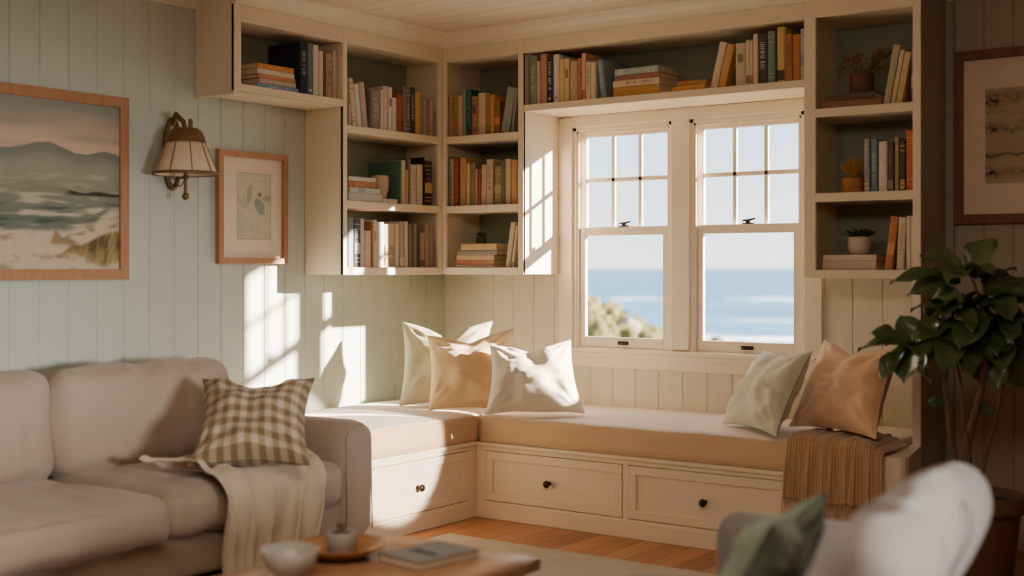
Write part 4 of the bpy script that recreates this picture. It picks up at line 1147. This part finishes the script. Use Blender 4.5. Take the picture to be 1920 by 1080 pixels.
s.lean(1126.5, 1136.5, 1119, 113, (106, 104, 100), 'blue-grey book leaning with white lettering', 't', WT, dep=.28)
s.flat(1150, 1237, 0, .052, (162, 108, 54), 'thick tan lying book under the pile', dep=.2)
s.flat(1149, 1236, .052, .034, (186, 146, 104), 'cream lying book with dark lettering', 't', (110, 80, 60), dep=.22)
s.flat(1152.5, 1235.5, .086, .027, (124, 74, 54), 'red-brown lying book', dep=.22)
s.flat(1152.5, 1234, .113, .034, (134, 132, 108), 'grey-green lying book topping the pile', 'tb', (186, 174, 140), dep=.23)
s.flat(1260, 1321, 0, .027, (172, 112, 56), 'orange lying book beside the pile', dep=.18)
s.flat(1267, 1321, .028, .026, (150, 96, 50), 'brown-orange lying book on the orange one', dep=.16, tw=math.radians(4), back=.012)
s.lean(1331.5, 1345, 1350, 79.5, (176, 140, 108), 'cream book leaning in front of the ochre one')
s.lean(1346.5, 1360, 1364, 84, (162, 112, 58), 'ochre book leaning against the standing row')
s.up(1378.5, 1398, 82, (164, 134, 100), 'thick stone-coloured book with a small emblem', 'o', (110, 92, 70))
s.up(1398.6, 1405.4, 75, (178, 142, 104), 'thin cream book with a brown foot', 'l', (130, 84, 46))
s.up(1405.8, 1411.3, 76, (176, 138, 102), 'thin pale book with a rusty foot', 'l', (136, 90, 50))
s.up(1411.7, 1421, 64, (182, 146, 110), 'tall white book')
s.up(1421.6, 1438.4, 64, (58, 52, 44), 'thick black book beside the teal one', 't', WT)
s.up(1439, 1453, 59, (92, 98, 80), 'teal green book', 'b', (130, 130, 104))
s.up(1456.7, 1471.4, 51, (164, 124, 66), 'mustard book with a dark band', 'l', (70, 46, 34))
s.up(1472, 1485, 64, (140, 80, 48), 'rust brown book', 't', (90, 52, 36))
s.up(1486, 1500.3, 65, (150, 86, 44), 'burnt orange book', '')
s.up(1500.8, 1508.6, 54, (150, 128, 104), 'greyish white book at the far tower end', 'w', (120, 110, 104))
# S9
s = Shelf('B', 2.055, (148, 122, 92), 'on the tower top shelf', 'books on the tower shelves')
s.flat(1541, 1653, 0, .034, (104, 66, 42), 'wide brown lying book', dep=.22)
TOP9 = s.flat(1562, 1638, .034, .034, (66, 46, 36), 'smaller dark lying book under the dried flowers', dep=.2)
S9A = s.pt(1603, 150)[0]
s.lean(1655.5, 1668, 1675.5, 85, (128, 106, 72), 'thick olive leaning book with a rounded top', dep=.2)
s.lean(1670, 1678, 1688.4, 94, (150, 122, 88), 'thin cream leaning book')
s.lean(1679.5, 1691, 1697.2, 98, (148, 112, 68), 'tan leaning book with orange lettering', 't', (170, 100, 50))
s.up(1708.5, 1712.5, 94, (92, 66, 58), 'mauve-brown book at the end panel', 'w', (140, 112, 84))
# S10
s = Shelf('B', 1.655, (148, 122, 92), 'on the tower middle shelf', 'books on the tower shelves')
s.up(1620, 1630, 260, (112, 96, 84), 'grey-mauve book with a buff foot', 'lb', (150, 116, 84))
s.up(1633, 1645, 261, (76, 84, 80), 'blue-green book with pale lettering', 't', (130, 130, 112))
s.up(1647, 1663, 265.5, (160, 130, 102), 'thick white book')
s.up(1664, 1675, 266.5, (56, 48, 38), 'black book beside the thick white one', 'tl', (110, 86, 60))
s.up(1677.5, 1685, 257, (118, 84, 54), 'tan narrow book')
s.up(1686.7, 1697, 263, (48, 44, 40), 'black book with an orange foot beside the red one', 'lb', (170, 110, 56))
s.up(1698.7, 1712, 245.5, (134, 62, 36), 'tall brick red book at the end panel', 'b', (160, 84, 54))
# S11
s = Shelf('B', 1.293, (150, 124, 96), 'on the tower bottom shelf', 'books on the tower shelves')
s.flat(1542, 1642, 0, .040, (144, 116, 88), 'wide beige lying book underneath', dep=.2)
TOP11 = s.flat(1543, 1643, .040, .030, (150, 120, 92), 'wide cream lying book under the white planter', dep=.2)
S11A = s.pt(1599, 450)[0]
s.lean(1658, 1672.5, 1670.5, 406, (136, 76, 42), 'rust orange leaning book', 'w', (150, 98, 62), dep=.2)
s.lean(1680.5, 1694, 1685.5, 408, (150, 122, 92), 'cream book with dark lettering', 't', (104, 82, 62))
s.up(1699.4, 1707, 405, (152, 126, 98), 'plain pale book')
s.up(1707.5, 1712.4, 405, (146, 120, 92), 'thin pale book at the end panel')

# ------------------------------------------------------------------ ornaments on the shelves
yb = -E+.03
# ribbed vase
c = (D-.095, VASE_A, VASE_Z+.0008)
mb = MB().lathe([(0, 0), (.030, 0), (.036, .01), (.046, .06), (.048, .10), (.044, .128), (.041, .130), (.040, .12), (.034, .02), (0, .012)], c, 60, wob=lambda a, z: .035*math.cos(a*15))
M['vase'] = plain('cream ribbed ceramic', rgb(208, 184, 152), .7)
tag(obj('ribbed_vase', mb, M['vase']), 'small ribbed cream vase on a book on the side-wall bookcase', 'vase')
def tuft(root, name, c, n, R, H, mat, w=.006, spread=1.0, ball=False, seed=1):
    rng = random.Random(seed); mb = MB()
    for k in range(n):
        a = rng.uniform(0, 2*PI); q = rng.uniform(0, 1)**.6; L = H*rng.uniform(.7, 1)
        tip = Vector((math.cos(a)*R*q*spread, math.sin(a)*R*q*spread, L*(1-.35*q*q)))
        base = Vector((math.cos(a)*R*.22*q, math.sin(a)*R*.22*q, 0)); mid = (base+tip)*.5+Vector((0, 0, L*.12))
        mb.tube([c+base, c+mid, c+tip], [w*.5, w*.6, w*.2], 5)
    return obj(name, mb, mat, root)
def planter(name, c, prof, potmat, label, soil_r, soil_z):
    root = empty(name, c, 0, label, 'plant pot')
    obj('pot', MB().lathe(prof, c, 36), potmat, root)
    obj('soil', MB().lathe([(0, soil_z), (soil_r, soil_z-.002)], c, 24), M['soil'], root)
    return root
# dried flowers, tower top
c = Vector((S9A, yb+.085, TOP9+.0008))
r = planter('dried_flower_pot', c, [(0, 0), (.05, 0), (.055, .006), (.058, .088), (.054, .092), (.050, .085), (0, .078)], M['darkpot'], 'dark brown pot of dried brown flowers on the tower top shelf', .05, .08)
rng = random.Random(5); mb = MB(); tw = MB()
for k in range(46):
    a = rng.uniform(0, 2*PI); el = rng.uniform(.15, 1.35); L = rng.uniform(.07, .13)
    if rng.random() < .35: el = rng.uniform(.7, 1.1); a = rng.uniform(-.6, .6); L = rng.uniform(.12, .17)
    tip = c+Vector((math.cos(a)*math.cos(el)*L*1.15, math.sin(a)*math.cos(el)*L*.8, .085+math.sin(el)*L*.85))
    b = c+Vector((math.cos(a)*.02, math.sin(a)*.02, .078)); tw.tube([b, (b+tip)/2+Vector((0, 0, .012)), tip], [.0015, .0013, .001], 4)
    for i in range(9):
        q = tip+Vector((rng.uniform(-1, 1), rng.uniform(-1, 1), rng.uniform(-1, 1)))*.017; s_ = rng.uniform(.003, .006)
        mb.lathe([(0, -s_), (s_*.8, -s_*.3), (s_*.8, s_*.4), (0, s_)], q, 5)
obj('blossoms', mb, M['dry'], r); obj('twigs', tw, M['dry'], r)
# ochre pot with straw, tower middle
sm = Shelf('B', 1.655, (1, 1, 1), '', '')
c = Vector((sm.pt(1585, 340)[0]+.01, yb+.07, 1.6558))
r = planter('dried_grass_pot', c, [(0, 0), (.046, 0), (.051, .006), (.053, .066), (.049, .071), (.045, .066), (0, .06)], M['ochre'], 'ochre pot of golden dried grass on the tower middle shelf', .046, .062)
tuft(r, 'dried_grass', c+Vector((0, 0, .06)), 230, .062, .115, M['straw'], .0045, seed=3)
# white planter, tower bottom
c = Vector((S11A, yb+.085, TOP11+.0008))
r = planter('succulent_pot', c, [(0, 0), (.036, 0), (.048, .012), (.054, .04), (.054, .078), (.050, .086), (.046, .080), (0, .07)], M['ceramic'], 'white round pot of spiky succulent on the tower bottom shelf', .047, .074)
tuft(r, 'succulent_leaves', c+Vector((0, 0, .072)), 70, .075, .062, M['succ'], .007, 1.1, seed=4)
# tiny plant, corner bookcase bottom
c = Vector((CORNER_A, yb+.07, PLANT_A+.0008))
r = planter('small_plant_pot', c, [(0, 0), (.022, 0), (.027, .004), (.031, .034), (.028, .036), (0, .03)], M['succ'], 'tiny dark green plant on the book pile in the corner bookcase', .027, .032)
tuft(r, 'small_leaves', c+Vector((0, 0, .03)), 60, .032, .040, M['succ'], .009, 1.0, seed=6)

# ------------------------------------------------------------------ outside
def sea():
    qs = [60*1.06**k for k in range(112)]
    mb = MB(); O = Vector((CX, CY, 0)); F = Vector((-SN, CS, 0)); R = Vector((CS, SN, 0)); NL = 40
    vs = []
    for q in qs:
        for i in range(NL+1):
            l = (i/NL-.5)*2*q*1.1
            z = -9.0+(.5*math.sin(q*.09+.8*noise.noise(Vector((l*.01, q*.01, 0))))*min(1, 200/q) if q < 900 else 0)
            p = F*q+R*l; vs.append(Vector((p.x, p.y, z)))
    fs = [(j*(NL+1)+i, j*(NL+1)+i+1, (j+1)*(NL+1)+i+1, (j+1)*(NL+1)+i) for j in range(len(qs)-1) for i in range(NL)]
    mb.add(vs, fs, 0, True)
    struct('sea', mb, M['sea'], keep=True)
sea()
def HG(l, q):
    """ground of the headland: l alongshore, q seaward from the house corner side"""
    h = .62-.42*(l-1.7) if l > 1.7 else .62+.10*(1.7-l)
    h = max(h, -.42-.0*l) if l < 5.6 else -.42-(l-5.6)*1.1
    k = sstep(23, 30, q)
    e = sstep(44, 34, q) if 0 else 1-sstep(34, 44, q)
    return -2.6*(1-k)+(h-.35)*k*e-9.5*(1-e)+.10*nz(l*.8, q*.8)
def headland():
    mb = MB()
    def fn(u, v):
        l, q = -6+16*u, 8+38*v
        p = Vector((CX, CY, 0))+Vector((-SN, CS, 0))*q+Vector((CS, SN, 0))*l; p.z = HG(l, q); return p
    mb.grid(fn, 60, 60); struct('hill', mb, M['sand'])
headland()
def shrub(px, py, q, r, label, seed):
    p = at(px, py, q); rng = random.Random(seed)
    mb = MB(); lobes = [(Vector((0, 0, 0)), 1)]+[(Vector((rng.uniform(-.8, .8), rng.uniform(-.5, .5), rng.uniform(-.4, .35))), rng.uniform(.45, .7)) for _ in range(6)]
    for o, k in lobes:
        N = 18
        def fn(u, v):
            a, b = 2*PI*u, PI*(v-.5); d = Vector((math.cos(a)*math.cos(b), math.sin(a)*math.cos(b), math.sin(b)))
            rr = r*k*(1+.22*noise.noise(d*3+o*3)+.16*noise.noise(d*8+o)); return p+o*r+d*rr
        mb.grid(fn, N*2, N, uv=False)
        for i in range(160):
            a, b = rng.uniform(0, 2*PI), math.asin(rng.uniform(-.3, 1)); d = Vector((math.cos(a)*math.cos(b), math.sin(a)*math.cos(b), math.sin(b)))
            q0 = p+o*r+d*r*k*1.0; s_ = r*.14; t = Vector((rng.uniform(-1, 1), rng.uniform(-1, 1), rng.uniform(-.2, 1))).normalized(); w = t.orthogonal()*s_*.3
            mb.add([q0-w, q0+w, q0+t*s_+w*.3, q0+t*s_-w*.3], [(0, 1, 2, 3)])
    lo = min(v.z for v in mb.v)
    tag(obj('shrub', mb, M['bush']), label, 'shrub', 'scrub bushes on the headland')
for i, a in enumerate([(1095, 594, 30, .50, 'tallest olive scrub bush at the top of the slope outside'), (1140, 602, 31, .45, 'olive scrub bush second down the slope outside'),
                       (1190, 622, 32, .36, 'yellowish scrub bush on the middle of the slope outside'), (1222, 630, 33, .28, 'low scrub bush behind the pale rock outside'),
                       (1258, 644, 34, .26, 'lowest scrub bush at the foot of the slope outside'), (1112, 632, 27, .50, 'dark scrub bush near the lower window rail outside'),
                       (1165, 640, 28, .36, 'rounded scrub bush below the pale rock outside'), (1215, 648, 29, .32, 'last scrub bush beside the window post outside'), (1345, 648, 33, .22, 'flat scrub tuft seen low in the window by the tower'), (1390, 650, 33, .16, 'small dark tuft beside the surf outside')]):
    shrub(*a, i+1)
p = at(1178, 620, 29.5)
mb = MB(); mb.grid(lambda u, v: p+Vector((math.cos(2*PI*u)*math.cos(PI*(v-.5))*.26, math.sin(2*PI*u)*math.cos(PI*(v-.5))*.25, math.sin(PI*(v-.5))*.30))*(1+.25*noise.noise(Vector((math.cos(2*PI*u)*2, math.sin(2*PI*u)*2, v*4)))), 20, 12, uv=False)
tag(obj('boulder', mb, M['rock']), 'pale boulder among the scrub bushes outside', 'rock')

# ------------------------------------------------------------------ light
w = bpy.data.worlds.new('sky'); scene.world = w; w.use_nodes = True; t = w.node_tree
for n in list(t.nodes): t.nodes.remove(n)
out = t.nodes.new('ShaderNodeOutputWorld'); bg = t.nodes.new('ShaderNodeBackground'); tc = t.nodes.new('ShaderNodeTexCoord')
sp = t.nodes.new('ShaderNodeSeparateXYZ'); t.links.new(tc.outputs['Generated'], sp.inputs[0])
rp = t.nodes.new('ShaderNodeValToRGB'); t.links.new(sp.outputs[2], rp.inputs[0]); e = rp.color_ramp.elements
e[0].position, e[0].color = 0.0, (.80, .80, .84, 1); e[1].position, e[1].color = .6, (.33, .55, .85, 1)
x = e.new(.05); x.color = (.70, .78, .88, 1); x = e.new(.14); x.color = (.48, .66, .88, 1)
mp = t.nodes.new('ShaderNodeMapping'); mp.inputs['Scale'].default_value = (1.5, 1.5, 6); t.links.new(tc.outputs['Generated'], mp.inputs[0])
nn = t.nodes.new('ShaderNodeTexNoise'); nn.inputs['Scale'].default_value = 2.6; nn.inputs['Detail'].default_value = 6; t.links.new(mp.outputs[0], nn.inputs['Vector'])
cr = t.nodes.new('ShaderNodeValToRGB'); cr.color_ramp.elements[0].position = .42; cr.color_ramp.elements[1].position = .68; t.links.new(nn.outputs[0], cr.inputs[0])
mx = t.nodes.new('ShaderNodeMix'); mx.data_type = 'RGBA'; t.links.new(cr.outputs[0], mx.inputs[0]); t.links.new(rp.outputs[0], mx.inputs[6]); mx.inputs[7].default_value = (.92, .92, .93, 1)
t.links.new(mx.outputs[2], bg.inputs[0]); bg.inputs[1].default_value = 2.1; t.links.new(bg.outputs[0], out.inputs[0])

def lamp(name, typ, loc, direction, energy, color, **kw):
    l = bpy.data.lights.new(name, typ); l.energy = energy; l.color = color
    for k, v in kw.items(): setattr(l, k, v)
    o = bpy.data.objects.new(name, l); col.objects.link(o); o.location = loc
    o.rotation_euler = Vector(direction).to_track_quat('-Z', 'Y').to_euler(); return o
lamp('sun_light', 'SUN', (4, 4, 5), (-1, -.73, -.35), 50, (1.0, .84, .67), angle=math.radians(1.2))
lamp('side_fill', 'AREA', (7.0, -3.9, 1.15), (-1, .12, -.10), 8, (1.0, .98, .94), shape='RECTANGLE', size=1.0, size_y=.6, spread=math.radians(34))  # added fill lamp for the side wall; no window is built there
lamp('bench_fill_spot', 'SPOT', (6.6, -2.1, 1.65), Vector((.854, -1.44, .43))-Vector((6.6, -2.1, 1.65)), 5200, (1.0, .84, .66), spot_size=math.radians(7.0), spot_blend=.12, shadow_soft_size=.03)  # added spot lamp: bright patch on the side bench that the sun cannot reach
lamp('warm_room_fill', 'AREA', (3.6, -4.6, 2.6), (-.1, .3, -1), 54, (1.0, .83, .64), shape='RECTANGLE', size=2.5, size_y=1.5)  # added warm fill under the ceiling, no fixture behind it
for k, (x0, x1) in enumerate(((.95, 1.58), (1.69, 2.34))):
    o = lamp('window_portal', 'AREA', ((x0+x1)/2, .1, 1.48), (0, -1, 0), 1, (1, 1, 1), shape='RECTANGLE', size=x1-x0, size_y=1.25)
    o.data.cycles.is_portal = True

# ------------------------------------------------------------------ camera and film
cd = bpy.data.cameras.new('camera'); cam = bpy.data.objects.new('camera', cd); col.objects.link(cam); scene.camera = cam
cam.location = (CX, CY, EYE); cam.rotation_euler = (PI/2, 0, TH)
cd.sensor_width = 36; cd.lens = FP/1920*36; cd.shift_y = (HY-540)/1920; cd.clip_end = 80000; cd.clip_start = .05
cd.dof.use_dof = True; cd.dof.focus_distance = 6.9; cd.dof.aperture_fstop = 1.3
scene.view_settings.view_transform = 'AgX'
scene.view_settings.look = 'None'
scene.view_settings.exposure = .62
scene.cycles.use_denoising = True
scene.cycles.max_bounces = 10; scene.cycles.diffuse_bounces = 6; scene.cycles.transparent_max_bounces = 12
scene.cycles.caustics_reflective = False; scene.cycles.caustics_refractive = False
scene.cycles.sample_clamp_indirect = 6
dup = [k for k, v in ALL_LABELS.items() if len(v) > 1]
if dup: print('DUPLICATE LABELS', dup)
